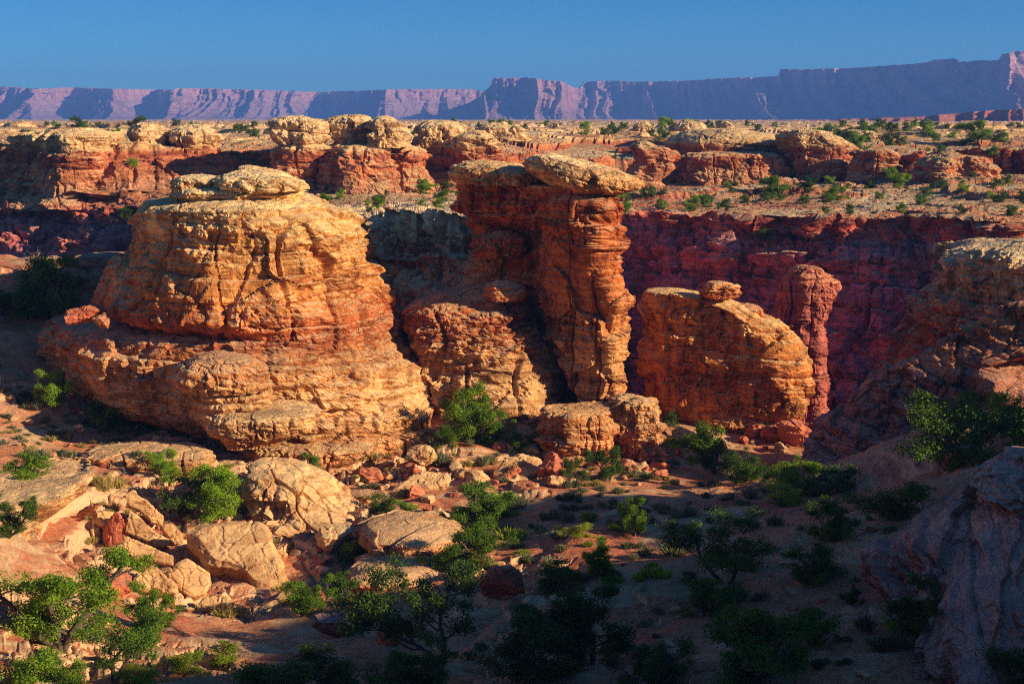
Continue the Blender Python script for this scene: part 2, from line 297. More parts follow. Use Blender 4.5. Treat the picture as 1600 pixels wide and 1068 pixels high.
# ------------------------------------------------------------------ rock relief
def layer(zw, th, seed, X, Y, hs, p=5, groove=.35, ret=False):
    u = zw / th + .45 * vn(zw / th * .6, 0, 0, seed + 5)
    k = np.floor(u); f = u - k
    off = vn(X / hs, Y / hs, k * 5.17, seed)
    e = 1 - np.abs(2 * f - 1) ** p
    r = off * .8 + groove * (e - 1) * 1.5 + (f - .5) * .5 * (1 + off)
    return (r, k) if ret else r
def relief(P, seed=0, s=1.0, big=.5, ledge=.35, fine=.12, crack=.5, cs=3.5, tilt=(0, 0), rough=.12, chip=None, plate=None):
    X, Y, Z = P[..., 0], P[..., 1], P[..., 2]
    if chip is None: chip = ledge * .8
    if plate is None: plate = ledge * .8
    zw = Z + .5 * s * fbm(X / (9 * s), Y / (9 * s), Z / (9 * s), 2, seed + 1) + tilt[0] * X + tilt[1] * Y
    calm = .3 + .7 * sst(-.3, .25, vn(X / (4.5 * s), Y / (4.5 * s), Z / (2.8 * s), seed + 40))
    fine = fine * calm; rough = rough * calm
    d = .75 * big * fbm(X / (6 * s), Y / (6 * s), Z / (10 * s), 2, seed + 2)
    wob = .5 * s * vn(X / (1.5 * s), Y / (1.5 * s), Z / (1.5 * s), seed + 30); uu = X * .86 - Y * .5 + wob
    d = d + big * .55 * facets(uu / (3.6 * s), (zw + wob) / (3.9 * s), seed + 31) + calm * (big * .25 + ledge * .4) * facets(uu / (1.35 * s) + 9, (zw + .6 * wob) / (1.0 * s), seed + 33)
    d = d + calm * (fine * .7 + .03) * facets(uu / (.6 * s) + 5, (zw - .3 * wob) / (.42 * s), seed + 35)
    msk = sst(-.35, .45, vn(X / (8 * s), Y / (8 * s), Z / (4 * s), seed + 3))
    l1, k = layer(zw, 1.9 * s, seed + 4, X, Y, 8. * s, 8, .6, True)
    d = d + ledge * (.35 + .65 * msk) * l1
    # joints that break each bed into blocks
    jm = sst(-.25, .4, vn(X / (6 * s), Y / (6 * s), k * 2.3 + Z / (9 * s), seed + 14))
    f1, f2, cid = worley((X + .2 * s * vn(X, Y, Z, seed + 15)) / (1.7 * s) + k * 7.31, Y / (1.7 * s) + k * 3.17, seed + 12)
    d = d + jm * chip * calm * ((cid - .5) * .7 - .6 * (1 - sst(0, .14, f2 - f1)))
    d = d + fine * (.3 + .9 * msk) * layer(zw, .55 * s, seed + 6, X, Y, 5. * s, 4, .7) + .35 * fine * layer(zw, .27 * s, seed + 16, X, Y, 5 * s, 4, .8)
    if crack:
        wx = X / (cs * s) + .14 * vn(X / (3 * s), Z / (2.5 * s), Y / (3 * s), seed + 7); wy = Y / (cs * s) + .14 * vn(Y / (3 * s), Z / (2.5 * s), X / (3 * s), seed + 8)
        f1, f2, cid = worley(wx, wy, seed + 9)
        g = f2 - f1
        cm = sst(-.3, .3, vn(X / (7 * s), Y / (7 * s), Z / (5 * s), seed + 10))
        d = d - 1.2 * crack * (1 - sst(0, .1, g)) * (.25 + .75 * cm) + crack * .5 * (cid - .5)
    q = 2.6 * fbm(X / (3.4 * s), Y / (3.4 * s), Z / (2.3 * s), 4, seed + 21, .5) + .3 * (k % 3); fq = q - np.floor(q)
    d = d + plate * (np.floor(q) + sst(.38, .62, fq))
    q = 2.2 * fbm(X / (1.3 * s), Y / (1.3 * s), Z / (.7 * s), 3, seed + 22, .5); fq = q - np.floor(q)
    d = d + plate * .4 * calm * (np.floor(q) + sst(.35, .65, fq))
    rg = fbm(X / (1.1 * s), Y / (1.1 * s), Z / (.7 * s), 4, seed + 11, .6)
    d = d + rough * 1.3 * (1 - 2.2 * np.abs(rg)) * (.4 + .6 * msk) + rough * .5 * rg
    return d

PLANS = {
 'round': None,
 'block': [(-.9, -.55), (-.2, -1), (.75, -.85), (1, -.2), (.85, .7), (.2, 1), (-.7, .9), (-1, .2)],
 'slab': [(-1, -.3), (-.6, -.95), (.3, -1), (.9, -.7), (1, .1), (.6, .9), (-.4, 1), (-.95, .5)],
 'left': [(-1, -.1), (-.35, -.8), (.55, -1), (1, -.55), (.95, .4), (.5, 1), (-.5, 1), (-.95, .55)],
 'prow': [(-1, .1), (-.75, -.45), (.45, -1), (.85, -.8), (1, -.1), (.7, .8), (-.2, 1), (-.85, .8)],
 'shaft': [(-1, .1), (-.7, -.5), (.5, -1), (.85, -.75), (1, -.1), (.7, .8), (-.2, 1), (-.85, .8)],
 'butte': [(-1, .2), (-.62, -.62), (-.25, -.93), (.4, -1), (.85, -.62), (1, .05), (.8, .75), (0, 1), (-.8, .85)],
 'ridge': [(-1, .3), (.25, -1), (.9, -.5), (1, .3), (0, 1), (-.8, .9)],
 'facel': [(-1, -.15), (.25, -1), (.7, -.85), (1, -.1), (.7, 1), (-.8, 1)],
}
def plan_pts(plan, n, smooth=.04):
    pts = PLANS.get(plan)
    if pts is None:
        a = np.linspace(0, 2 * np.pi, n, endpoint=False) - np.pi / 2
        e = .8
        c, s_ = np.cos(a), np.sin(a)
        return np.stack([np.sign(c) * np.abs(c) ** e, np.sign(s_) * np.abs(s_) ** e], -1)
    q = np.array(pts + [pts[0]], float); L = np.r_[0, np.cumsum(np.hypot(*np.diff(q, axis=0).T))]
    t = np.linspace(0, L[-1], n, endpoint=False)
    r = np.stack([np.interp(t, L, q[:, 0]), np.interp(t, L, q[:, 1])], -1)
    w = max(1, int(n * smooth)); acc = sum(np.roll(r, k, 0) for k in range(-w, w + 1)) / (2 * w + 1)
    return acc / np.abs(acc).max(0)
def loft(rows, mat, name='rock', plan='round', res=.14, seed=0, dome=.5, plan_s=.04, edge=.12, **kw):
    """rows top to bottom: (py, pxL, pxR, Y, ry). The outline seen from the front, given its own distance Y and thickness ry."""
    R = np.array(rows, float)
    L = PT(R[:, 1], R[:, 0], R[:, 3]); Q = PT(R[:, 2], R[:, 0], R[:, 3])
    cx = (L[:, 0] + Q[:, 0]) / 2; rx = (Q[:, 0] - L[:, 0]) / 2; z = (L[:, 2] + Q[:, 2]) / 2; cy = R[:, 3].copy(); ry = R[:, 4]
    C = np.stack([cx, cy, z, rx, ry], -1)
    # rounded roof: shrinking rings above the first row
    top = C[0].copy(); rings = []
    for t in np.linspace(0.02, 1, 9)[:-1]:
        q = top.copy(); q[3] *= t; q[4] *= t; q[2] += dome * (1 - t ** 2.2); rings.append(q)
    C = np.vstack([rings, C])
    seg = np.maximum(np.abs(np.diff(C[:, 2])), np.maximum(np.abs(np.diff(C[:, 3])), np.abs(np.diff(C[:, 4])) * .7))
    out = []
    for i in range(len(C) - 1):
        n = max(1, int(round(seg[i] / res)))
        t = np.linspace(0, 1, n, endpoint=False)[:, None]
        out.append(C[i] * (1 - t) + C[i + 1] * t)
    out.append(C[-1:]); D = np.vstack(out)
    # soften the outline a little
    k = np.array([.25, .5, .25])
    for _ in range(2):
        Dp = np.vstack([D[:1], D, D[-1:]]); D = Dp[:-2] * .25 + Dp[1:-1] * .5 + Dp[2:] * .25
    nseg = int(min(1400, max(48, 2 * np.pi * max(rx.max(), ry.max()) * .85 / res)))
    pp = plan_pts(plan, nseg, plan_s)
    P = np.empty((len(D), nseg, 3))
    P[..., 0] = D[:, 0:1] + D[:, 3:4] * pp[None, :, 0]
    P[..., 1] = D[:, 1:2] + D[:, 4:5] * pp[None, :, 1]
    P[..., 2] = D[:, 2:3]
    N = -grid_normals(P, True)
    c0 = P.mean(1, keepdims=True); fl = np.sign(((P - c0) * N)[..., :2].sum(-1).mean()) or 1
    N = N * fl
    d = relief(P, seed, **kw)
    d = d - np.median(d)
    steep = np.sqrt(np.clip(1 - N[..., 2] ** 2, 0, 1))
    flat = 1 - steep
    amp = steep + .35 * flat
    P = P + N * (d * amp)[..., None] * np.array([1, 1, .45])
    # erosion hollows/bulges on the ground plan
    V = P.reshape(-1, 3); F = grid_faces(len(D), nseg, True)
    V = np.vstack([V, P[0].mean(0)]); ti = len(V) - 1
    i = np.arange(nseg); cap = np.stack([np.full(nseg, ti), (i + 1) % nseg, i, i], -1)
    if fl > 0: pass
    me = mesh_np(name, V, F, mat, False)
    return me
def rock(name, label, cat, parts, group=None):
    """a rock thing: one mesh, or a body with other pieces as children"""
    if len(parts) == 1:
        pn, me = parts[0]; return newobj(name, me, None, label, cat, group)
    r = newobj(name, None, None, label, cat, group)
    for pn, me in parts: newobj(pn, me, r)
    return r

# ------------------------------------------------------------------ near ground
CTRL = [(-200,1068,-20.5),(100,1068,-21.3),(300,1068,-22),(430,1010,-25.2),(380,940,-26),(520,900,-26.3),(560,1068,-24),
 (20,790,-22.3),(130,750,-23),(60,735,-22.7),(0,650,-21.8),(80,610,-20.8),(0,560,-19),(60,490,-16.7),(0,430,-14),(130,450,-15),(-200,430,-13),(-200,650,-19),(-200,850,-19),
 (200,650,-22.9),(350,690,-24),(520,684,-24.5),(660,655,-23.4),(800,648,-23.0),(740,650,-23.1),(900,700,-25),(1050,672,-25.5),(1250,684,-26),(1290,720,-26),
 (560,760,-25.6),(700,740,-25.4),(640,860,-26.2),(880,765,-25),(880,850,-24.5),(760,1000,-24.6),(900,1068,-23.5),(1000,900,-24),(1150,800,-25),(1200,950,-23.5),(1250,1068,-22.5),
 (1350,770,-24),(1400,880,-22.6),(1350,1000,-22),(1480,760,-20.8),(1600,720,-19.5),(1600,900,-21.5),(1450,660,-21),(1800,700,-18),(1800,950,-21),
 (250,840,-25.6),(120,870,-24.6),(30,900,-22.6),(0,830,-21.6),(480,800,-25),(420,730,-24.3)]
_c = np.array(CTRL, float); _cy = -_c[:, 2] / TZ(_c[:, 1]); _cp = PT(_c[:, 0], _c[:, 1], _cy)
def _k(r2): return .5 * r2 * np.log(r2 + 1e-9)
_n = len(_cp); _X = _cp[:, :2] / 50.
_A = np.zeros((_n + 3, _n + 3)); _A[:_n, :_n] = _k(((_X[:, None] - _X[None]) ** 2).sum(-1)) + 2e-3 * np.eye(_n)
_A[:_n, _n] = 1; _A[:_n, _n + 1:] = _X; _A[_n, :_n] = 1; _A[_n + 1:, :_n] = _X.T
_w = np.linalg.solve(_A, np.r_[_cp[:, 2], 0, 0, 0])
def tps(x, y):
    x = np.clip(x, -75, 34); y = np.clip(y, 45, 165)
    r = _w[_n] + _w[_n + 1] * x / 50 + _w[_n + 2] * y / 50
    for i in range(_n): r = r + _w[i] * _k((x / 50 - _X[i, 0]) ** 2 + (y / 50 - _X[i, 1]) ** 2)
    return r
def yedge(x, y):
    u = CXP + FPX * x / np.maximum(y, 10)
    return np.interp(u, [-300, 0, 150, 250, 600, 690, 900, 1240, 1300, 1400, 1700], [158, 156, 151, 150, 149, 140, 137, 134, 121, 132, 155])
def G(x, y):
    x = np.asarray(x, float); y = np.asarray(y, float)
    z = np.minimum(tps(x, y), -13.5)
    # towards the camera the ground climbs to the rim the photographer stands on
    zn = np.where(y > 0, -1.8 - .6 * y, -1.8); near = sst(-2, 2, zn - z); z = z * (1 - near) + zn * near
    u = CXP + FPX * x / np.maximum(y, 10)
    z = z + .55 * fbm(x / 9, y / 9, 0, 3, 71)
    # broken ledges
    st = 1.1; q = z / st + .5 * fbm(x / 12, y / 12, 3, 2, 72); fr = q - np.floor(q)
    tz = (np.floor(q) + sst(.35, .65, fr) - q) * st
    msk = sst(-.15, .25, vn(x / 11, y / 11, 0, 73)) * np.interp(u, [0, 650, 950, 1100], [1., 1., .5, .12])
    z = z + tz * msk * .85
    st = .4; q = z / st + .8 * fbm(x / 5, y / 5, 3, 2, 75); fr = q - np.floor(q)
    z = z + (np.floor(q) + sst(.3, .7, fr) - q) * st * msk * .8
    sm = sst(-.05, .3, vn(x / 7.5, y / 7.5, 0, 76)) * np.interp(u, [0, 700, 900, 1100], [1., 1., .55, .12]) * sst(125, 118, y)
    wx = x + .4 * vn(x / 1.5, y / 1.5, 0, 79)
    f1, f2, ci = worley(wx / 2.3, y / 1.9, 78); z = z + sm * ((ci - .5) * .95 - .45 * (1 - sst(0, .12, f2 - f1)) + (ci - .5) * .35 * (x - np.floor(x / 2.3) * 2.3) * .5)
    f1, f2, ci = worley(wx / .9, y / .8, 80); z = z + sm * ((ci - .5) * .32 - .16 * (1 - sst(0, .15, f2 - f1)))
    z = z + .13 * fbm(x / 1.3, y / 1.3, 0, 4, 74) + .25 * fbm(x / 3.5, y / 3.5, 0, 3, 81)
    e = yedge(x, y)
    z = z - 50 * sst(0, 9, y - e)
    return z
def at(px, py, y0=40, y1=158):
    Y = np.arange(y0, y1, .1); p = PT(px, py, Y); g = G(p[:, 0], p[:, 1])
    i = np.nonzero(p[:, 2] <= g)[0]; i = i[0] if len(i) else len(Y) - 1
    return Vector((p[i, 0], Y[i], g[i]))
def build_ground():
    ys = np.r_[np.arange(-60, 48, 1.5), np.arange(48, 90, .11), np.arange(90, 142, .15), np.arange(142, 178, .8)]
    us = (np.r_[np.arange(-900, -60, 12), np.arange(-60, 1660, 1.7), np.arange(1660, 2600, 12)] - CXP) / FPX
    Yg, U = np.meshgrid(ys, us, indexing='ij')
    Xg = U * np.maximum(Yg, 45 + .0 * Yg)
    Xg = np.where(Yg < 45, U * 45 * 1.0, Xg)
    P = np.stack([Xg, Yg, G(Xg, Yg)], -1)
    me = mesh_np('ground', P.reshape(-1, 3), grid_faces(*Xg.shape)[:, ::1], M_GROUND)
    newobj('ground', me, kind='structure')
build_ground()

# unseen ridge right of the frame, crest shaped to cast the gully floor's shadow
RX = 62.0
def ridge_h(yp):
    pts = [(-60, 8), (0, 12), (28, 10), (35, 6), (40, 5.2), (49, 3.5), (55, 2.6), (58, .5), (61, -3), (70, -3), (72.5, .5), (77, -.5), (81, -1.9), (88.5, -8.5), (94, -14.5), (100, -20), (125, -28)]
    a = np.array(pts, float); return np.interp(yp, a[:, 0], a[:, 1])
def build_ridge():
    ys = np.arange(-60, 125, .8); w = np.r_[np.arange(-24, 6, .8), np.arange(6, 80, 4)]
    Yg, Wg = np.meshgrid(ys, w, indexing='ij')
    H = ridge_h(Yg) - .3 + .6 * fbm(Yg / 5, Wg / 5, 0, 3, 91)
    base = -30.
    prof = np.interp(Wg, [-24, -19, -15, -9, -5, -2, 0, 40, 80], [0, .15, .4, .5, .78, .93, 1, 1, .9])
    Z = base + (H - base) * prof
    X = RX + Wg
    P = np.stack([X, Yg, Z], -1)
    N = grid_normals(P); N *= np.sign(N[..., 2:3] + 1e-9)
    P = P + N * (relief(P, 90, 1.3, big=.8) * (1 - N[..., 2]))[..., None]
    newobj('unseen_hill', mesh_np('unseen_hill', P.reshape(-1, 3), grid_faces(*Yg.shape), M_RIGHT), kind='structure')
build_ridge()

# ------------------------------------------------------------------ far side of the canyon: walls, shelf and plateau in one sheet
SEC = {  # px: [(Y, py) ...] bottom, lower wall foot, lower wall top, ledge back, upper rim, shelf, shelf back, second wall top, plateau ...
 -400: [(250,900),(270,460),(281,326),(287,308),(288,303),(289,300),(291,297),(296,224),(330,212)],
 0:    [(228,900),(246,460),(256,326),(260,308),(261,302),(262,300),(264,297),(269,224),(310,210)],
 200:  [(212,900),(230,460),(239,328),(246,308),(247,303),(248,300),(251,297),(262,226),(300,212)],
 300:  [(203,900),(222,460),(231,330),(250,308),(251,304),(253,300),(256,296),(270,235),(300,216)],
 430:  [(190,900),(205,480),(215,345),(220,335),(228,322),(240,312),(258,300),(266,236),(300,214)],
 500:  [(170,900),(178,480),(184,400),(186,394),(191,336),(217,322),(258,300),(266,236),(300,214)],
 640:  [(156,900),(163,480),(168,405),(170,400),(176,334),(210,318),(260,300),(268,232),(300,214)],
 760:  [(146,900),(152,480),(157,405),(159,398),(164,334),(205,318),(272,296),(282,240),(330,214)],
 868:  [(144,900),(148,480),(151,405),(152,398),(156,338),(205,322),(285,296),(296,250),(360,215)],
 935:  [(205,900),(221,600),(229,400),(232,372),(236,340),(255,320),(295,294),(308,250),(370,214)],
 960:  [(205,900),(222,620),(235,400),(238,366),(239,336),(260,318),(300,292),(312,250),(380,214)],
 1100: [(195,900),(212,620),(225,404),(228,366),(229,336),(250,318),(298,286),(301,250),(380,212)],
 1300: [(182,900),(199,640),(211,408),(215,374),(216,340),(238,320),(294,284),(297,250),(400,212)],
 1500: [(170,900),(188,660),(199,416),(203,382),(204,342),(228,316),(290,276),(293,236),(400,210)],
 1700: [(160,900),(176,680),(188,424),(192,386),(193,350),(220,318),(286,268),(289,232),(400,208)],
 2200: [(135,900),(150,720),(157,440),(163,400),(166,362),(200,318),(270,270),(280,234),(400,208)],
}
def build_far():
    px = np.r_[np.arange(-400, -40, 8), np.arange(-40, 1640, 1.5), np.arange(1640, 2200, 8)]
    keys = sorted(SEC); nr = 9
    Yk = [np.interp(px, keys, [SEC[k][r][0] for k in keys]) for r in range(nr)]
    pk = [np.interp(px, keys, [SEC[k][r][1] for k in keys]) for r in range(nr)]
    for r in (1, 2, 3, 4, 6, 7):
        Yk[r] = Yk[r] + (5. if r in (2, 3, 4) else 3.) * fbm(px / 70., r // 2, 0, 4, 340) ; pk[r] = pk[r] + (3.5 if r in (2, 3, 4) else 2.) * fbm(px / 55., r * .3, 5, 4, 341)
    K = [PT(px, pk[r], Yk[r]) for r in range(nr)]
    for Yf, zz in ((600, -4.4), (1500, -4.6), (4000, -5), (9200, -5)):
        base = PT(px, np.full_like(px, 200.), np.full_like(px, float(Yf))); base[:, 2] = zz; K.append(base)
    sub = [14, 150, 26, 60, 60, 60, 95, 40, 220, 140, 40, 10]
    rows = []
    for i in range(len(K) - 1):
        t = np.linspace(0, 1, sub[i], endpoint=False)[:, None, None]
        if i >= 8: t = t ** 1.4
        rows.append(K[i][None] * (1 - t) + K[i + 1][None] * t)
    rows.append(K[-1][None]); P = np.concatenate(rows, 0)
    N = grid_normals(P); N *= np.where(N[..., 1:2] * -1 + N[..., 2:3] < 0, -1, 1)
    st = np.clip(1 - N[..., 2], 0, 1) ** .6
    X, Y, Z = P[..., 0], P[..., 1], P[..., 2]
    d = relief(P, 300, 1.7, big=1.5, ledge=1.4, fine=.4, crack=1.8, cs=4.5, rough=.2, chip=.45)
    # big alternating buttresses and alcoves along the walls
    bt = 4.5 * fbm(X / 16, Y / 40, Z / 60, 3, 320) + 2. * vn(X / 5.5, 0, Z / 40, 321)
    far_w = sst(700, 300, Y)
    P = P + N * (d * (st + .15 * sst(340, 280, Y)) * far_w)[..., None] + np.stack([0 * X, bt * np.clip(st * 1.2, 0, 1), 0 * X], -1)
    # soft relief of the flats
    fl = sst(.75, .97, N[..., 2])
    st1 = 1.2
    hz = 1.3 * fbm(X / 24, Y / 18, 0, 2, 330) + .35 * fbm(X / 5, Y / 4, 0, 3, 331)
    hz = hz * np.interp(Y, [150, 290, 330, 600, 3000], [.6, .8, 1.9, 2.2, 2.2])
    q = hz / st1; hz = hz + (np.floor(q) + sst(.42, .58, q - np.floor(q)) - q) * st1 * .9
    hz = hz + np.interp(Y, [250, 330, 700], [.1, .3, 0]) * facets(X / 6, Y / 9, 333)
    P[..., 2] += fl * hz * sst(9000, 3000, Y)
    me = mesh_np('terrain', P.reshape(-1, 3), grid_faces(*X.shape), M_FAR, False)
    me.materials.append(M_SPUR)
    cY = P[:-1, :-1, 1].ravel(); cX = P[:-1, :-1, 0].ravel(); wv = 4 * vn(cX / 6, cY / 6, 0, 9)
    me.polygons.foreach_set('material_index', ((cY < 212 + wv) & (cX < 14) & (cX > -42 + wv)).astype(np.int32))
    newobj('terrain', me, kind='structure')
    return P
build_far()
# canyon floor
P = np.array([[-400, 120, -62], [400, 100, -62], [400, 260, -58], [-400, 260, -58]], float)
gx, gy = np.meshgrid(np.linspace(-420, 420, 120), np.linspace(100, 260, 60), indexing='ij')
P = np.stack([gx, gy, -56 + 3 * fbm(gx / 20, gy / 20, 0, 3, 5)], -1)
newobj('canyon_floor', mesh_np('canyon_floor', P.reshape(-1, 3), grid_faces(*gx.shape), M_FAR), kind='structure')

# ------------------------------------------------------------------ distant mesas
def mesa(name, top, Ys, base=205, seed=0, cliff=.42, depth=900, step=1.5):
    """top: [(px, py)] skyline; Ys: [(px, Y)] distance of the rim, whose bends face towards or away from the sun"""
    t = np.array(top, float); q = np.array(Ys, float)
    px = np.arange(t[0, 0], t[-1, 0] + .1, step)
    tp = np.interp(px, t[:, 0], t[:, 1]) ; Yr = np.interp(px, q[:, 0], q[:, 1])
    R = PT(px, tp, Yr); X = R[:, 0]; zt = R[:, 2]
    zb = -6.
    prof = [(0.0, zb), (.45, .28), (.55, .36), (.60, .40), (.80, .62), (.84, .64), (.86, .80), (.88, .82), (.90, 1.0)]
    rows = []; fr = [(-1.0, 0.), (-.62, .12), (-.40, .27), (-.36, .33), (-.20, .46), (-.16, .55), (-.05, .62), (-.02, .80), (-.012, .82), (0., 1.), (.25, 1.0), (1.0, .99)]
    nn = [12, 12, 6, 12, 8, 14, 22, 6, 26, 8, 3]
    tal = 420.
    ks = []
    for o, h in fr:
        yy = Yr + (o * tal if o < 0 else o * depth)
        ks.append(np.stack([X * yy / Yr, yy, zb + (zt - zb) * h], -1))
    for i, n in enumerate(nn):
        tt = np.linspace(0, 1, n, endpoint=False)[:, None, None]; rows.append(ks[i][None] * (1 - tt) + ks[i + 1][None] * tt)
    rows.append(ks[-1][None]); P = np.concatenate(rows, 0)
    X, Y, Z = P[..., 0], P[..., 1], P[..., 2]
    H = (Z - zb) / 190.
    tl = np.clip(1 - H, 0, 1); onface = (np.arange(P.shape[0]) < sum(nn[:9]))[:, None]
    # gullies on the talus, flutes on the cliff
    u = X / 120. + .3 * vn(X / 90, Z / 90, 0, seed)
    rid = 1 - np.abs(vn(u, 0, Z / 400, seed + 1)); rid2 = 1 - np.abs(vn(u * 2.7, 0, Z / 300, seed + 2))
    dy = -(rid ** 3 * 190 + rid2 ** 2 * 90 + 45 * (1 - np.abs(vn(u * 6, 0, Z / 200, seed + 9))) ** 2) * np.minimum(tl * 1.5, 1.) - 42 * facets(X / 60, Z / 60 + .4 * vn(X / 40, 0, 0, seed + 11), seed + 3) - 34 * vn(X / 26 + .5 * vn(X / 50, 0, 0, seed + 8), 0, Z / 400, seed + 3) * (1 - tl) - 14 * vn(X / 8, 0, Z / 120, seed + 4) + 22 * fbm(X / 60, Y / 60, Z / 12, 3, seed + 5)
    P[..., 1] += dy * onface
    P[..., 2] += (4 * fbm(X / 30, Y / 30, 0, 3, seed + 6)) * (1 - onface)
    o = newobj(name, mesh_np(name, P.reshape(-1, 3), grid_faces(*X.shape), M_MESA), kind='structure')
    return o
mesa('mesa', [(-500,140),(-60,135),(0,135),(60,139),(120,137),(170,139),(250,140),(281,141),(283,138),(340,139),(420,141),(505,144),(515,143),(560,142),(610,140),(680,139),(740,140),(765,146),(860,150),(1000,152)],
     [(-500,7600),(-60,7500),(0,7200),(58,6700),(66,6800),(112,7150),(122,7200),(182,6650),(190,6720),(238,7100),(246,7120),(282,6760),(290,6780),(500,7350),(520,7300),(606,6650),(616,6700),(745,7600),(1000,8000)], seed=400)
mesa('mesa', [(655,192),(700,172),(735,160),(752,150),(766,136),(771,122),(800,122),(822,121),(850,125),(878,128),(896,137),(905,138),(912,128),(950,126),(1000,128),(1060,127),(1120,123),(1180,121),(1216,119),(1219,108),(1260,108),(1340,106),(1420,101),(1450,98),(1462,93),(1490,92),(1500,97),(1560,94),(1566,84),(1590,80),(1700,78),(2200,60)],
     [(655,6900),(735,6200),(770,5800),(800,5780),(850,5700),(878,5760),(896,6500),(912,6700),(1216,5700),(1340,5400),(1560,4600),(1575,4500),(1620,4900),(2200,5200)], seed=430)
# low red benches in front of the mesas, right
for (L, R_, t0, t1, Yb, sd) in ((1080, 2100, 192, 178, 2300, 460), (1380, 2100, 188, 168, 1900, 470), (760, 860, 198, 196, 1800, 480)):
    px = [L, L + 20] + list(np.linspace(L + 60, R_, 8)); rr = random.Random(sd)
    tp = [(L, 199)] + [(p, np.interp(p, [L, 1600], [t0, t1]) + rr.uniform(-1, 1)) for p in px[1:]]
    t = np.array(tp); pxx = np.arange(L, R_, 1.5); tpp = np.interp(pxx, t[:, 0], t[:, 1]); Yr = Yb + 60 * vn(pxx / 30, 0, 0, sd) + 30 * vn(pxx / 9, 0, 0, sd + 1)
    K0 = PT(pxx, tpp, Yr); rows = []
    for o, h in ((-90, 0), (-60, .2), (-40, .3), (-36, .6), (-12, .7), (0, 1.), (60, 1.), (300, .98)):
        yy = Yr + o; rows.append(np.stack([K0[:, 0] * yy / Yr, yy, -6 + (K0[:, 2] + 6) * h], -1))
    P = np.stack(rows, 0); P[..., 1] += 12 * fbm(P[..., 0] / 20, P[..., 2] / 5, 0, 3, sd)
    newobj('far_bench', mesh_np('far_bench', P.reshape(-1, 3), grid_faces(*P.shape[:2]), M_BENCH), kind='structure')

# ------------------------------------------------------------------ the big near formations
KW = dict(big=.7, ledge=.30, fine=.10, crack=.42, cs=3.6, rough=.12)
upper = loft([(308,270,474,127,9),(318,225,500,126,10.5),(326,218,510,126,10.8),(334,212,532,126,11),(346,206,545,126,11.4),(360,202,561,126,11.5),(380,196,569,126,11.9),(400,184,573,126,12.3),(430,166,577,126,12.8),(455,146,598,126,13.2),(474,134,611,126,13.6),(486,150,615,126,13.2),(492,175,617,126,12.6),(520,180,620,126,12.6)], M_BUTTE, plan='butte', res=.12, seed=10, dome=.5, big=1.0, ledge=.36, fine=.12, crack=.9, cs=4.2, rough=.15)
lower = loft([(484,230,616,127,12.4),(494,120,619,127,13),(503,62,621.9,127,13.6),(520,49,636,127,14.2),(545,52,663.5,127,14.6),(570,60,683,127,14.8),(588,78,693,127,15),(592,82,692,127,14.7),(612,120,708,127,15),(635,200,709,127,14.8),(660,240,712,127,14.6),(700,250,714,127,14.6)], M_BUTTE, plan='butte', res=.12, seed=20, dome=.3, big=.9, ledge=.42, fine=.13, crack=.35, cs=5.5, rough=.16, tilt=(.06, 0))
cap1 = loft([(277,275,340,124,2.2),(283,262,358,124,2.8),(292,266,360,124,2.8),(300,272,365,124,2.6)], M_BUTTE, plan='slab', res=.1, seed=31, s=.5, plan_s=.015, dome=.2, big=.75, ledge=.3, fine=.14, crack=.15, tilt=(.3, 0), rough=.08)
cap2 = loft([(271,365,425,122.5,2.2),(278,345,455,122.5,3.3),(288,341,474,122.5,3.6),(297,345,476,122.5,3.4)], M_BUTTE, plan='slab', res=.1, seed=32, s=.5, plan_s=.015, dome=.25, big=.75, ledge=.3, fine=.14, crack=.15, tilt=(.35, 0), rough=.08)
cap3 = loft([(262,380,410,127,1.8),(270,372,445,127,2.8),(282,365,472,127,3.2),(300,360,477,127,3.2)], M_BUTTE, plan='slab', res=.12, seed=33, s=.5, plan_s=.015, dome=.2, big=.75, ledge=.3, fine=.14, crack=.15, tilt=(-.3, 0), rough=.08)
cap4 = loft([(292,275,470,124.5,5),(299,268,474,124.5,5.6),(305,268,474,124.5,5.4),(308,278,468,124.5,5.0),(322,274,472,124.5,5)], M_BUTTE, plan='slab', res=.12, seed=34, s=.5, plan_s=.015, dome=.1, big=.75, ledge=.2, fine=.1, crack=.15, rough=.08)
rock('rock_butte', 'massive banded sandstone butte with stacked pale caps, left of the centre', 'butte', [('upper_tier', upper), ('lower_tier', lower), ('cap_rock', cap1), ('cap_rock', cap2), ('cap_rock', cap3), ('cap_slab', cap4)])

k1 = loft([(553,312,350,110.5,1.6),(560,295,395,110.5,2.6),(572,276,415,110.5,3.2),(588,270,424,110.5,3.4),(600,275,422,110.5,3.2),(606,288,420,110.5,3)], M_BUTTE, plan='slab', res=.09, seed=41, s=.5, dome=.15, big=.35, ledge=.2, fine=.12, crack=.25, cs=1.6, rough=.08, tilt=(.25, 0))
k2 = loft([(604,300,418,110.8,2.8),(615,292,424,110.8,3),(618,300,420,110.8,2.7),(626,294,424,110.8,3.0),(630,302,424,110.8,2.8),(650,298,432,110.8,3)], M_BUTTE, plan='block', res=.09, seed=42, dome=.1, big=.3, ledge=.3, fine=.14, crack=.3, cs=1.8, rough=.09)
k3 = loft([(634,330,488,110.5,3.2),(642,318,500,110.5,3.9),(655,316,498,110.5,4.1),(668,325,490,110.5,3.9),(680,345,450,110.5,3.2),(690,355,440,110.5,3)], M_BUTTE, plan='slab', res=.09, seed=43, s=.5, dome=.15, big=.35, ledge=.22, fine=.1, crack=.2, cs=2.6, rough=.08, tilt=(.1, 0))
rock('layered_outcrop', 'small layered knob with a pale domed top at the foot of the big butte', 'rock knob', [('dome', k1), ('neck', k2), ('base_slab', k3)])

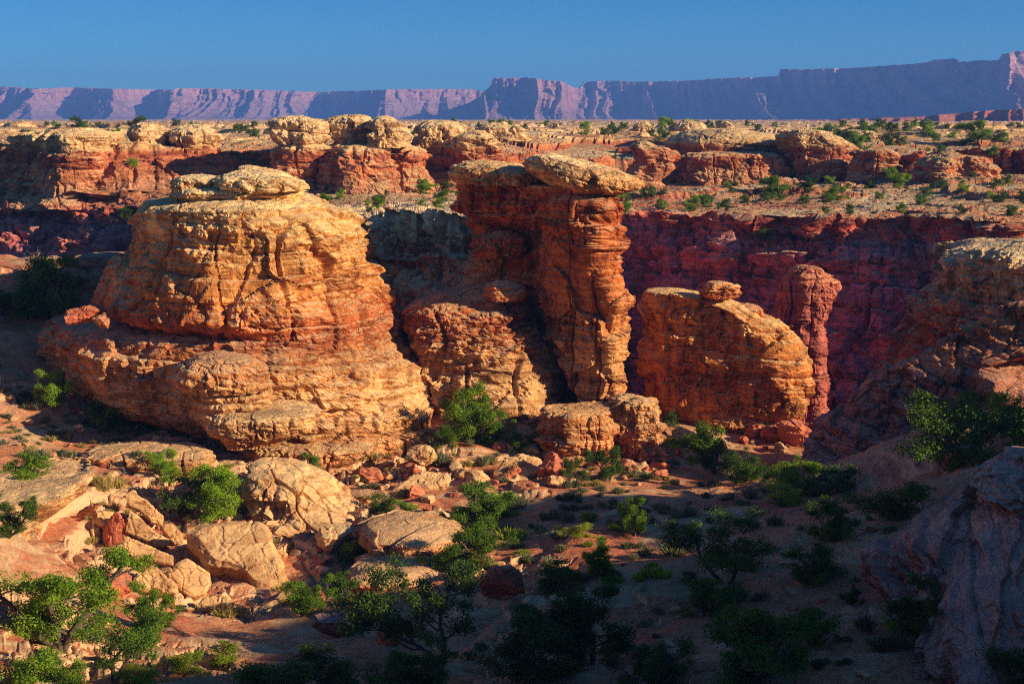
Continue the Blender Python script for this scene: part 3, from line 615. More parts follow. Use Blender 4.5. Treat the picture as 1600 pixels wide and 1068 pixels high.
# middle buttress with its little knob, and the shaded slope behind it
m1 = loft([(449,735,790,127.5,2.457),(456,680,818,127.5,3.969),(468,645,822,127.5,5.103),(478,632,824,127.5,5.859),(500,624,835,127.5,6.5205),(520,630,850,127.5,6.804),(545,645,862,127.5,6.993),(580,655,872,127.5,7.182),(610,660,880,127.5,7.2765),(650,660,890,127.5,7.371),(690,660,890,127.5,7.56)], M_BUTTE, plan='round', res=.12, seed=51, dome=.3, big=.8, ledge=.32, fine=.16, crack=.4, cs=4.5, rough=.12, tilt=(-.18, 0))
m2 = loft([(440,772,805,123.5,1.1),(446,762,817,123.5,1.7),(458,758,820,123.5,1.9),(468,765,818,123.5,1.8)], M_BUTTE, plan='slab', res=.08, seed=52, s=.5, dome=.1, big=.4, ledge=.2, fine=.1, crack=.1, rough=.08)
rock('rock_buttress', 'rounded cross-bedded buttress left of the tall pillar, a small knob on top', 'rock buttress', [('buttress_body', m1), ('knob', m2)])
s1 = loft([(396,745,835,133,3.2),(420,715,870,133,4),(450,680,880,133,5),(480,640,890,133,5.5),(560,640,900,133,6),(690,640,905,133,6)], M_BUTTE, plan='round', res=.16, seed=55, dome=.3, big=.7, ledge=.35, crack=.3)
s2 = loft([(362,770,800,128.5,1.4),(370,745,818,128.5,2.2),(384,735,820,128.5,2.6),(396,740,818,128.5,2.6),(402,745,815,128.5,2.5)], M_PILLAR, plan='slab', res=.1, seed=56, s=.5, dome=.1, big=.3, ledge=.2, crack=.2, rough=.07)
rock('rock_spur', 'shaded rock spur with a rounded knob behind the buttress', 'rock spur', [('spur_body', s1), ('knob', s2)])

# the pillar
PY = 124
p_body = loft([(290,820,962,125,4.2),(300,822,964,125,4),(312,850,958,124,3.8),(318,848,966,124,4),(330,848,966,124,4),(345,840,958,124,3.8),(352,838,962,124,3.9),(380,838,958,124,3.9),(400,840,956,124,4),(420,844,962,124,4.1),(445,844,975,124,4.2),(460,844,992,124,4.4),(468,844,996,124,4.4),(480,846,990,124,4.2),(505,850,985,124,4.1),(530,854,978,124,4),(560,872,974,124,3.9),(590,880,980,124,4),(612,890,980,124,3.9),(632,905,978,124,3.6),(660,905,975,124,3.5)], M_PILLAR, plan='shaft', res=.09, seed=61, dome=.1, big=1.3, ledge=.2, fine=.12, crack=.5, cs=2.4, rough=.1, chip=.4, plan_s=.015)
p_back = loft([(283,716,880,131,3.5),(292,708,900,131,4.2),(302,714,910,131,4.2),(312,722,910,131,4.2),(316,712,905,131,4.4),(334,716,900,131,4.4),(338,740,905,131,4.4),(352,742,910,132,4.8),(362,750,915,132,5),(400,748,920,132,5.2),(460,752,925,132,5.4),(520,760,930,132,5.6),(640,780,960,132,5.8),(690,780,960,132,5.8)], M_PILLAR, plan='facel', res=.12, seed=62, dome=.1, big=.7, ledge=.45, fine=.15, crack=.5, cs=2.6, rough=.14, plan_s=.02)
p_capR = loft([(243,835,872,PY,2.6),(248,827,905,PY,3.4),(256,826,938,PY,4.1),(266,832,965,PY,4.6),(276,842,986,PY,4.9),(285,852,999,PY,4.9),(291,864,1001,PY,4.6),(296,880,985,PY,4.2),(300,890,962,PY,3.8)], M_PILLAR, plan='slab', res=.08, seed=63, s=.5, plan_s=.015, dome=.05, big=.75, ledge=.24, fine=.12, crack=.12, cs=3.5, rough=.06, tilt=(.3, 0))
p_capL = loft([(254,722,770,PY+6,2.6),(260,704,818,PY+6,4),(268,700,850,PY+6,4.4),(278,705,862,PY+6,4.5),(288,718,866,PY+6,4.4)], M_PILLAR, plan='slab', res=.1, seed=64, s=.5, plan_s=.015, dome=.15, big=.75, ledge=.2, fine=.12, crack=.2, cs=2.5, rough=.07, tilt=(.25, 0))
rock('rock_pillar', 'tall red pillar topped by an overhanging pale slab, in the centre', 'rock pillar', [('pillar_shaft', p_body), ('rear_shaft', p_back), ('cap_slab', p_capR), ('cap_slab', p_capL)])

q1 = loft([(637,848,952,117,2.5),(641,842,960,117,2.9),(650,843,961,117,3),(666,846,957,117,2.9),(680,850,960,117,3),(712,850,958,117,3)], M_PILLAR, plan='block', res=.08, seed=71, s=.5, dome=.02, big=.8, ledge=.28, fine=.12, crack=.5, cs=2, rough=.09, plan_s=.012)
rock('pedestal_block', 'wide orange ledge block at the foot of the tall pillar', 'rock block', [('pedestal_block', q1)])
q2 = loft([(622,970,1005,118,1.9),(626,962,1022,118,2.4),(640,960,1030,118,2.6),(655,962,1034,118,2.6),(675,962,1042,118,2.6),(712,964,1048,118,2.6)], M_BUTTE, plan='block', res=.08, seed=72, s=.5, dome=.05, big=1.0, ledge=.28, fine=.12, crack=.45, cs=1.6, rough=.09, plan_s=.012)
rock('pedestal_block', 'tan cracked block between the pillar foot and the dark cleft', 'rock block', [('pedestal_block', q2)])

# right block
b1 = loft([(455,1012,1070,133,3.23),(462,1006,1130,133,3.99),(472,1003,1165,133,4.75),(485,1003,1190,133,5.225),(500,1003,1222,133,5.605),(520,1004,1242,133,5.795),(545,1004,1252,133,5.89),(570,1002,1258,133,5.89),(592,1001,1268,133,5.89),(600,1001,1270,133,5.89),(608,1004,1258,133,5.7),(625,1010,1252,133,5.51),(645,1030,1242,133,5.32),(668,1050,1240,133,5.32),(700,1055,1240,133,5.32)], M_BLOCK, plan='prow', res=.11, seed=81, dome=.1, big=.9, ledge=.30, fine=.12, crack=.22, cs=6, rough=.10, tilt=(.12, 0), plan_s=.012)
b2 = loft([(476,1150,1180,131,1.1),(482,1135,1190,131,1.7),(490,1140,1192,131,1.8),(500,1150,1200,131,1.8)], M_BUTTE, plan='slab', res=.08, seed=83, s=.5, dome=.1, big=.2, ledge=.12, crack=.15, rough=.05)
rock('rock_block', 'big brown-orange block with a slanting top right of the pillar', 'rock block', [('block_body', b1), ('ledge', b2)])
b3 = loft([(440,1105,1135,130,1),(446,1097,1155,130,1.5),(455,1096,1161,130,1.7),(462,1100,1158,130,1.5),(466,1110,1150,130,1.2)], M_BUTTE, plan='slab', res=.07, seed=82, s=.5, dome=.05, big=.5, ledge=.2, fine=.1, crack=.1, rough=.08)
rock('balanced_boulder', 'flat tan boulder balanced on top of the brown-orange block', 'boulder', [('balanced_boulder', b3)])

# slim tower against the canyon wall
t1 = loft([(416,1240,1275,178,2),(420,1232,1285,178,2.4),(428,1226,1290,178,2.5),(434,1230,1290,178,2.5),(438,1222,1302,178,3),(460,1215,1304,178,3.2),(482,1212,1298,178,3.1),(500,1216,1282,178,3),(520,1222,1284,178,3),(600,1218,1288,178,3.2),(680,1210,1290,178,3.6),(760,1205,1295,178,4),(900,1190,1310,178,5)], M_TOWER, plan='block', res=.15, seed=91, dome=.2, big=.5, ledge=.3, fine=.1, crack=.5, cs=2.6, rough=.1)
rock('rock_tower', 'slender red tower with a pale cap in front of the far canyon wall', 'rock tower', [('rock_tower', t1)])

# right cliff and slickrock apron
r1 = loft([(386,1540,1800,140,10.602),(398,1505,1800,140,12.958),(415,1494,1820,140,13.547),(425,1498,1820,140,12.958),(455,1486,1830,140,14.136),(475,1468,1830,140,14.8428),(500,1460,1840,140,15.314),(530,1448,1850,140,15.7852),(560,1430,1860,140,16.492),(600,1410,1870,140,17.081),(650,1385,1880,140,17.67),(720,1360,1880,140,18.259)], M_CLIFF, plan='facel', res=.12, seed=101, dome=.4, big=1.6, ledge=.6, fine=.2, crack=.6, cs=3.2, rough=.2)
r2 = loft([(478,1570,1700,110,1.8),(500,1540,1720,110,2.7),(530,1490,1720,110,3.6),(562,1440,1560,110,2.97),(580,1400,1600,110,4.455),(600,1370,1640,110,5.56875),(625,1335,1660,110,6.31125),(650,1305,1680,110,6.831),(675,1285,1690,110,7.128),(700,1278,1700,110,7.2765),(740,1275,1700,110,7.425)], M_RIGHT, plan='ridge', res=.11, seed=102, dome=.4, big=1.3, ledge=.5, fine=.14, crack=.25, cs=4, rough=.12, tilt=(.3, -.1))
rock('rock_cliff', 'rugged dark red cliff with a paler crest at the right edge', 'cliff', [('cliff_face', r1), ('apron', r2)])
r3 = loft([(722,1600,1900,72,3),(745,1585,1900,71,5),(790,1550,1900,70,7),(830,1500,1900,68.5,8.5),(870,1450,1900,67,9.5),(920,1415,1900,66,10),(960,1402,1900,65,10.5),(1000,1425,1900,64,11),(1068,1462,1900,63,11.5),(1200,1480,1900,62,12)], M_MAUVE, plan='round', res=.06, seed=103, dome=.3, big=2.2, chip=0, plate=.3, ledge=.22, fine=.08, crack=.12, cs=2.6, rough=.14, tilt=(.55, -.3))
rock('slickrock_outcrop', 'shaded purple-grey slickrock outcrop filling the lower right corner', 'rock outcrop', [('slickrock_outcrop', r3)])
# left shoulder by the dead tree
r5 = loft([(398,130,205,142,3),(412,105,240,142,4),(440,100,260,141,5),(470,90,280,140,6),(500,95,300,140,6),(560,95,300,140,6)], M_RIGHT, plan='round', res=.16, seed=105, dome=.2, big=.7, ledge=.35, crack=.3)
rock('rock_shoulder', 'grey shaded shoulder of rock behind the left side of the big butte', 'rock outcrop', [('rock_shoulder', r5)])
# near left ledge
r6 = loft([(733,60,125,96,3),(740,10,137,94,5),(752,-30,136,93,6),(775,-50,118,93,6),(800,-60,80,92,6),(830,-60,55,92,6),(870,-70,40,92,6)], M_BUTTE, plan='slab', res=.08, seed=106, dome=.1, big=.5, ledge=.25, fine=.12, crack=.25, cs=2.5, rough=.08)
r7 = loft([(800,-20,20,85,2.5),(815,-40,45,85,3.5),(850,-60,52,85,4),(890,-60,45,85,4.2),(930,-60,35,85,4.2),(990,-60,30,85,4.2)], M_BUTTE, plan='slab', res=.08, seed=107, dome=.1, big=.5, ledge=.3, fine=.12, crack=.3, cs=2.2, rough=.08)
rock('rock_ledge', 'sunlit undercut ledge of tan rock at the left edge', 'rock ledge', [('ledge_top', r6), ('lower_ledge', r7)])
# cracked rounded mass
r8 = loft([(722,392,430,101,1.6),(732,385,470,101,2.8),(750,382,505,101,3.6),(775,385,535,101,4.2),(800,395,556,100.5,4.6),(825,405,563,100,4.8),(850,420,560,99.5,5),(890,440,555,99,5)], M_BOULDER, plan='round', res=.07, seed=108, dome=.2, big=.9, ledge=.3, fine=.1, crack=.4, cs=1.5, rough=.14, chip=.5, tilt=(.5,0))
rock('cracked_outcrop', 'bulging tan outcrop split into rounded blocks, left of the wash', 'rock outcrop', [('cracked_outcrop', r8)])
# undercut ledge in half shadow, centre left
r9 = loft([(815,575,690,93,3),(824,560,720,93,4),(838,556,730,93,4.2),(850,575,725,93,4),(858,600,720,93,3.6),(880,610,720,93,3.6)], M_BUTTE, plan='slab', res=.08, seed=109, plan_s=.02, dome=.12, big=1.0, ledge=.2, crack=.15, rough=.06)
r10 = loft([(874,560,680,88,3),(884,545,700,88,3.8),(905,555,700,88,3.8),(925,565,690,88,3.4),(935,590,690,88,3),(985,600,690,88,3)], M_BUTTE, plan='slab', res=.08, seed=110, plan_s=.02, dome=.12, big=1.0, ledge=.2, crack=.2, rough=.06)
rock('rock_ledge', 'pale double ledge half in shadow beside the dry wash', 'rock ledge', [('ledge_top', r9), ('lower_ledge', r10)])
# low ledge band below the small knob
r11 = loft([(688,395,560,113,3),(695,380,590,113,3.6),(705,378,585,113,3.6),(718,385,560,113,3.4),(740,390,560,113,3.4)], M_BUTTE, plan='slab', res=.09, seed=111, dome=.1, big=.5, ledge=.3, fine=.12, crack=.4, cs=1.8, rough=.08)
rock('rock_ledge', 'low broken ledge under the small layered knob', 'rock ledge', [('rock_ledge', r11)])
r12 = loft([(700,150,320,107,2.4),(706,130,335,107,3),(716,125,335,107,3),(728,140,325,107,2.8),(750,150,320,107,2.8)], M_BUTTE, plan='slab', res=.09, seed=112, dome=.1, big=.4, ledge=.25, fine=.1, crack=.35, cs=2.2, rough=.08)
rock('rock_ledge', 'long low ledge across the sunlit slope left of the boulders', 'rock ledge', [('rock_ledge', r12)])

# ------------------------------------------------------------------ knobs and buttes on the plateau beyond
KN = [
 ('broad flat-topped cap on the far left cliff', [(205,60,150,258,7),(210,24,182,258,9),(219,20,186,258,9.5),(224,30,180,258,9),(236,34,176,258,9),(262,30,170,258,9.5),(300,20,165,258,10),(325,0,170,257,12)], 'facel'),
 ('layered knob right of the broad far-left cap', [(195,205,240,270,4),(202,192,252,270,5),(212,188,256,270,5.5),(218,196,258,270,5),(232,194,256,270,5.2),(250,185,258,270,6),(290,180,260,270,6)], 'facel'),
 ('pair-lobed pale knob above the dark far alcove', [(198,278,318,272,3.5),(205,262,328,272,5),(218,258,334,272,5.4),(226,268,330,272,5),(250,262,330,272,5.4),(290,258,330,272,5.6)], 'slab'),
 ('tall mushroom-shaped dome on the far rim', [(184,448,485,258,3.5),(190,434,506,258,5),(202,430,514,258,5.6),(214,432,512,258,5.6),(224,438,500,258,5),(232,432,520,258,5.6),(250,432,492,258,5.2),(300,425,498,258,6),(320,425,500,258,6)], 'round'),
 ('left half of the twin domes on the far rim', [(182,530,572,262,3.2),(188,518,584,262,4.6),(204,515,590,262,5),(218,518,590,262,5),(230,512,592,262,5.4)], 'round'),
 ('right half of the twin domes on the far rim', [(184,590,612,258,2.8),(192,576,625,258,4),(206,570,630,258,4.6),(220,572,632,258,4.8),(230,560,640,258,5.4)], 'round'),
 ('red buttress below the twin far domes', [(228,520,600,258,6),(234,512,606,258,6.5),(262,508,608,257,6.5),(275,500,618,257,7),(300,495,628,256,8),(325,490,632,256,8)], 'block'),
 ('shorter red buttress right of the twin far domes', [(230,615,655,264,4),(236,608,662,264,4.6),(262,605,668,263,5),(290,600,680,262,6),(315,598,685,262,6)], 'block'),
 ('low wide cap with a dark band on the far rim', [(191,665,712,275,3.5),(197,650,727,275,5),(206,645,730,275,5.2),(212,650,738,275,5.4),(228,640,750,275,6),(262,640,745,275,6)], 'slab'),
 ('slumped pale knob leaning right on the far rim', [(206,730,755,268,3),(214,718,772,268,4.4),(226,714,780,268,5),(238,712,782,268,5),(262,712,770,268,5)], 'slab'),
 ('low pale knob just left of the pillar cap', [(194,760,795,285,3.5),(200,750,812,285,5),(210,748,815,285,5),(222,740,830,285,6)], 'slab'),
 ('small dark knob far beyond the pillar', [(191,1000,1012,420,3),(196,992,1020,420,4),(206,988,1024,420,5)], 'round'),
 ('leaning stack of red slabs right of the pillar cap', [(222,992,1018,286,2.6),(230,985,1040,286,4),(238,990,1060,286,4.6),(246,992,1064,286,4.6),(254,1000,1045,286,4),(262,985,1048,286,4.6),(280,980,1032,286,4.6),(300,975,1035,286,5)], 'slab'),
 ('rounded brown knob on the far skyline', [(189,1064,1080,345,4),(194,1054,1094,345,5.5),(206,1048,1100,345,6.5)], 'round'),
 ('tiny skyline knob right of the rounded brown knob', [(191,1131,1138,345,2.0),(196,1127,1144,345,2.6),(206,1124,1148,345,3)], 'round'),
 ('wide swirling pale dome on the far shelf', [(203,1080,1160,318,7),(211,1055,1200,318,10),(222,1044,1216,318,12),(236,1044,1220,318,12),(250,1046,1220,318,12)], 'round'),
 ('long flat red shelf block under the swirling dome', [(240,1075,1210,302,8),(245,1062,1222,302,9),(258,1060,1226,302,9),(272,1056,1240,302,10),(292,1050,1262,302,11)], 'slab'),
 ('stepped pale dome with a red foot on the far shelf', [(205,1232,1290,300,6),(214,1220,1312,300,8),(226,1216,1326,300,9),(236,1218,1334,300,9.4),(242,1222,1330,300,9),(256,1220,1328,300,9),(276,1222,1330,300,9.5)], 'slab'),
 ('squat red tower with a pale top on the far shelf', [(235,1340,1392,284,3.8),(241,1334,1400,284,4.6),(250,1338,1398,284,4.4),(270,1332,1404,284,4.8),(290,1328,1412,284,5.6)], 'block'),
 ('isolated red block at the right of the far shelf', [(240,1468,1500,276,4),(246,1450,1535,276,6),(254,1436,1545,276,7),(268,1430,1552,276,7.4),(276,1424,1558,276,7.8),(294,1418,1566,276,8.5)], 'slab'),
 ('pale dome behind the squat red tower', [(205,1325,1350,360,4),(212,1310,1385,360,7),(224,1300,1400,360,9)], 'round'),
]
for i, (lab, rows, plan) in enumerate(KN):
    rock('sandstone_knob', lab, 'rock knob', [('sandstone_knob', loft(rows, M_KNOB, plan=plan, res=.22, seed=500 + i * 20, dome=.3, plan_s=.02, s=1.25, big=1.7, ledge=.6, fine=.2, crack=.6, cs=3.4, rough=.16, tilt=(.12, 0)))], group='sandstone knobs along the far rim')

# ------------------------------------------------------------------ boulders
def ico(sub):
    import bmesh
    bm = bmesh.new(); bmesh.ops.create_icosphere(bm, subdivisions=sub, radius=1.0)
    V = np.array([v.co[:] for v in bm.verts]); F = np.array([[v.index for v in f.verts] for f in bm.faces]); bm.free(); return V, F
ICO = {k: ico(k) for k in (1, 2, 4, 6)}
def boulder_mesh(seed, dims, sub=6, mat=None, cuts=11, rnd=.06, up=(0, 0, 0)):
    V, F = ICO[sub]; V = V.copy(); rs = np.random.RandomState(seed)
    V = np.sign(V) * np.abs(V) ** .8
    for i in range(cuts):
        n = rs.normal(size=3); n[2] *= .6; n /= np.linalg.norm(n); d = rs.uniform(.42, .82)
        s = V @ n - d; m = s > 0; V[m] -= (s[m] * (1 - rnd))[:, None] * n
    V = V / np.abs(V).max(0)
    V = V * np.array(dims) / 2
    sz = max(dims)
    R = np.array(Euler([math.radians(a) for a in up]).to_matrix()); V = V @ R.T
    if sub > 3:
        nrm = V / np.maximum(np.linalg.norm(V, axis=1, keepdims=True), 1e-6)
        o = seed * 3.1
        d = .04 * sz * fbm(V[:, 0] / sz * 2.5 + o, V[:, 1] / sz * 2.5, V[:, 2] / sz * 2.5, 3, seed) + .05 * fbm(V[:, 0] * 2.2 + o, V[:, 1] * 2.2, V[:, 2] * 4.5, 4, seed + 3, .6)
        d = d + .07 * sz * facets(V[:, 0] / sz * 3 + V[:, 1] / sz * 1.3 + o, V[:, 2] / sz * 3.2, seed + 5) * (1 - rnd)
        d = d + relief(V + seed * 7.7, seed, s=.33, big=.05, ledge=.03, fine=.015, crack=.07, rough=.025, plate=.03, chip=.03)
        V = V + nrm * d[:, None]
    return mesh_np('boulder', V, F, mat or M_BOULDER, smooth=False)
def outline_block(pts, n, thick, seed, mat, push=0., rings=(26, 18, 8)):
    """block whose broad face follows an outline in a tilted plane; it has its own thickness behind the face"""
    q = np.array(pts, float); low = q[q[:, 1].argmax()]; g = at(q[:, 0].mean(), low[1]); n = np.array(n, float); n /= np.linalg.norm(n)
    o = np.array([g.x, g.y + push, g.z]); 
    a, dy, dz = ray(q[:, 0], q[:, 1]); D = np.stack([a, dy, dz], -1); t = (o @ n) / (D @ n); C = D * t[:, None]
    C = np.vstack([C, C[:1]]); L = np.r_[0, np.cumsum(np.linalg.norm(np.diff(C, axis=0), axis=1))]; N = 200
    u = np.linspace(0, L[-1], N, endpoint=False); B = np.stack([np.interp(u, L, C[:, k]) for k in range(3)], -1)
    B = sum(np.roll(B, k, 0) for k in range(-3, 4)) / 7.; c = B.mean(0)
    rows = []
    for r in np.linspace(0, 1, rings[0]): rows.append(c + (B - c) * r + n * (-.12 * thick * max(0, r - .82) / .18 * .8))
    for r in np.linspace(0, 1, rings[1])[1:]: rows.append(c + (B - c) * (1 + .05 * math.sin(r * 3.1) - .12 * r) - n * thick * (.1 + .9 * r))
    for r in np.linspace(1, 0, rings[2])[1:]: rows.append(c + (B - c) * .88 * r - n * thick * (1 + .1 * (1 - r)))
    P = np.stack(rows, 0); Nn = grid_normals(P, True); out = np.sign(((P - (c - n * thick / 2)) * Nn).sum(-1).mean()); Nn *= out
    d = relief(P + seed * 5.3, seed, s=.5, big=.10, ledge=.03, fine=.012, crack=.05, rough=.03, plate=.05, chip=.02)
    P = P + Nn * (d - np.median(d))[..., None]
    org = np.array([c[0], c[1], g.z])
    return mesh_np('boulder', P.reshape(-1, 3) - org, grid_faces(P.shape[0], N, True), mat, False), org
OB = [
 ([(289,824),(310,812),(360,809),(407,810),(422,821),(431,845),(448,893),(450,907),(431,926),(400,914),(382,893),(362,883),(324,877),(315,862)], (.1,-.62,.78), 3.2, 0, 'largest smooth tan boulder with a slanting top above the wash'),
 ([(203,795),(221,810),(241,831),(267,846),(252,852),(227,845),(196,831)], (.25,-.92,.30), 1.0, -1.6, 'broad angular slab leaning in the left boulder pile'),
 ([(190,834),(221,845),(248,859),(276,871),(272,881),(241,877),(221,874),(196,864)], (.15,-.88,.45), 1.1, -1.6, 'sharp-edged lower slab at the front of the leaning pile'),
 ([(196,772),(210,765),(234,786),(255,807),(253,819),(238,814),(217,796),(198,790)], (.3,-.92,.25), .9, -.8, 'narrow fin-shaped slab topping the left boulder pile'),
 ([(250,819),(272,819),(286,833),(287,848),(272,850),(262,838)], (.3,-.9,.35), 1.0, -1., 'upright block wedged right of the leaning slabs'),
 ([(262,896),(279,876),(293,871),(327,893),(329,907),(320,924),(300,931),(276,915)], (.2,-.8,.55), 1.4, -.8, 'pointed boulder in front of the largest smooth boulder'),
 ([(207,903),(234,877),(248,886),(272,914),(274,924),(241,923),(214,921)], (.1,-.85,.45), 1.3, -.8, 'pyramid-like boulder at the front of the left pile'),
 ([(310,938),(324,929),(358,929),(362,941),(345,953),(314,953)], (0,-.7,.7), .8, -.4, 'low flat stone at the lower end of the boulder pile'),
 ([(272,852),(296,848),(312,865),(317,879),(303,882),(279,869)], (.2,-.85,.45), .9, -.9, 'small block between the leaning slab and the largest boulder'),
 ([(1050,672),(1066,666),(1086,676),(1094,700),(1086,720),(1066,714),(1052,690)], (-.2,-.85,.5), .9, 0, 'leaning tan slab right of the cracked pedestal block'),
 ([(612,764),(640,742),(668,734),(704,738),(700,752),(662,766),(630,768)], (0,-.6,.8), .9, 0, 'flat-topped tan boulder in the red gully'),
 ([(770,736),(790,712),(816,706),(846,716),(850,736),(812,748),(782,748)], (.1,-.7,.7), 1.5, 0, 'heap-like brown boulder below the pillar foot'),
 ([(738,664),(770,650),(800,652),(796,684),(760,690),(742,680)], (.1,-.7,.7), 1.2, 0, 'pale slab pile right of the tallest sunlit juniper'),
]
for i, (pts, n_, th, pu, lab) in enumerate(OB):
    me, org = outline_block(pts, n_, th, 900 + i, M_SLAB, pu); o = newobj('boulder', me, None, lab, 'boulder'); o.location = org
BO = [ # px centre, py base, width px, height px, depth factor, tilt, material, label
 (150,830,52,36,.8,(0,-10,0),M_BOULDER,'dull block half buried under the left bench'),
 (180,860,50,50,.7,(0,40,0),M_REDB,'reddish slab shaded by the left boulder pile'),
 (175,930,70,36,.8,(0,0,0),M_REDB,'reddish boulder left of the pyramid-like boulder'),
 (128,506,62,28,.8,(0,-6,0),M_REDB,'bright red boulder lying on the left shoulder of the butte'),
 (158,512,34,22,.8,(0,0,0),M_RIGHT,'small grey boulder beside the bright red one'),
 (658,733,50,30,.8,(0,10,0),M_BOULDER,'small rounded boulder above the flat-topped gully one'),
 (858,756,44,48,.7,(0,20,0),M_REDB,'triangular red boulder at the edge of the shade'),
 (1112,712,50,26,.7,(0,15,0),M_BOULDER,'low boulder between the leaning slab and the right block'),
 (1212,694,60,28,.7,(0,20,0),M_REDB,'flat pinkish-red slab under the right block'),
 (1182,688,34,24,.8,(0,0,0),M_REDB,'small pinkish block beside the flat red slab'),
 (1245,700,62,48,.6,(0,38,0),M_REDB,'leaning red slab propped against the end of the right block'),
 (1238,655,38,40,.8,(0,0,0),M_BLOCK,'broken corner stone under the overhanging tip of the right block'),
 (520,1000,70,40,.8,(0,10,0),M_RIGHT,'pale shaded boulder right of the dry wash'),
 (605,1010,46,36,.8,(0,30,0),M_REDB,'striped red boulder in the dark scrub'),
 (790,945,80,56,.6,(0,30,0),M_REDB,'dark red jagged ledge stone behind the dark trees'),
 (575,970,60,34,.8,(0,0,0),M_RIGHT,'rounded grey stone under the double ledge'),
 (125,628,50,30,.7,(0,25,0),M_BOULDER,'tan tilted rock between the two small sunlit junipers'),
 (545,668,26,22,.8,(0,30,0),M_REDB,'small red-brown rock leaning at the knob base'),
 (1500,730,70,36,.8,(0,0,0),M_RIGHT,'shaded boulder below the right cliff apron'),
 (430,880,50,30,.8,(0,20,0),M_BOULDER,'small tan boulder in front of the cracked outcrop'),
 (520,870,64,44,.8,(0,-20,0),M_BOULDER,'blocky tan boulder at the right foot of the cracked outcrop'),
]
SPECIAL = {'bright red boulder lying on the left shoulder of the butte': 116.5, 'small grey boulder beside the bright red one': 115.5, 'broken corner stone under the overhanging tip of the right block': 127}
def fit_pixels(wpx, hpx, Y): return wpx / FPX * Y, hpx / FPX * Y
for i, (px, py, wp, hp, df, tilt, mat, lab) in enumerate(BO):
    g = at(px, py - 3) if lab not in SPECIAL else Vector(PT(px, py, SPECIAL[lab]))
    w, h = fit_pixels(wp, hp, g.y)
    me = boulder_mesh(600 + i, (w * 1.0, w * df, h * 1.0), 6, mat, up=tilt)
    z = np.array([v.co.z for v in me.vertices]); x = np.array([v.co.x for v in me.vertices])
    sx_, sz_ = w / (x.max() - x.min()), h * 1.12 / (z.max() - z.min())
    me.transform(Matrix.Diagonal((sx_, sx_, sz_, 1)))
    o = newobj('boulder', me, None, lab, 'boulder'); o.location = (g.x, g.y + w * df * .3, g.z + h * .42)

# smaller stones: individual copies of a few shapes, plus gravel and rubble as stuff
rng = random.Random(7)
SH = [boulder_mesh(700 + i, (1, .8, .55), 4, m) for i, m in enumerate((M_BOULDER, M_BOULDER, M_REDB, M_BOULDER, M_BUTTE, M_REDB))]
ZONES = [  # px0,px1,py0,py1,count,size range,label,group
 (130,560,690,760,34,(.5,1.3),'loose stone on the sunlit slope above the boulder pile','loose stones above the boulder pile'),
 (400,720,690,830,62,(.5,1.5),'loose stone in the red gully below the butte','loose stones in the red gully'),
 (720,1060,690,760,60,(.5,1.6),'tumbled stone below the pillar foot','tumbled stones below the pillar'),
 (0,330,590,700,40,(.4,1.0),'flat stone on the upper left slope','stones on the upper left slope'),
 (440,640,820,960,26,(.5,1.2),'stone beside the dry wash','stones beside the dry wash'),
 (900,1400,780,1060,44,(.25,.8),'small stone on the shaded slope','stones on the shaded slope'),
 (1080,1290,690,730,22,(.4,1.1),'rubble stone under the right block','rubble stones under the right block'),
 (130,330,800,960,26,(.4,1.1),'small stone among the left boulders','stones among the left boulders')]
for (a, b_, c, d, n, sr, lab, grp) in ZONES:
    for k in range(n):
        g = at(rng.uniform(a, b_), rng.uniform(c, d)); o = newobj('stone', rng.choice(SH), None, lab, 'stone', grp)
        s = rng.uniform(*sr) * rng.choice((.7, 1, 1, 1.4)); o.scale = (s * rng.uniform(.8, 1.4), s, s * rng.uniform(.6, 1.1))
        o.location = (g.x, g.y, g.z + .08 * s); o.rotation_euler = (rng.uniform(-.4, .4), rng.uniform(-.4, .4), rng.uniform(0, 6.28))
def scatter_rubble():
    V0, F0 = ICO[1]; rs = np.random.RandomState(3); n = 30000
    py = 1068 - (rs.rand(n) ** .8) * 470; px = rs.uniform(-20, 1620, n)
    Y = -rs.uniform(21, 26, n) / TZ(py); Y = np.clip(Y, 56, 130)
    p = PT(px, py, Y); x, y = p[:, 0], p[:, 1]; z = G(x, y)
    dens = vn(x / 6, y / 6, 0, 77); keep = dens > -.3 + .0; x, y, z = x[keep], y[keep], z[keep]; n = len(x)
    s = .06 + .42 * rs.rand(n) ** 5
    V = V0[None] * (s[:, None] * np.array([[1.2, 1, .6]])[0])[:, None, :] if False else V0[None] * (s[:, None, None] * np.array([1.2, 1, .6]))
    V = V * (1 + .9 * (rs.rand(n, len(V0), 1) - .5)); a = rs.rand(n) * 6.28; c, sn = np.cos(a)[:, None], np.sin(a)[:, None]
    V = np.stack([V[..., 0] * c - V[..., 1] * sn, V[..., 0] * sn + V[..., 1] * c, V[..., 2]], -1) + np.stack([x, y, z], -1)[:, None]
    F = F0[None] + (np.arange(n) * len(V0))[:, None, None]
    newobj('gravel', mesh_np('gravel', V.reshape(-1, 3), F.reshape(-1, 3), M_BOULDER, False), kind='stuff')
scatter_rubble()

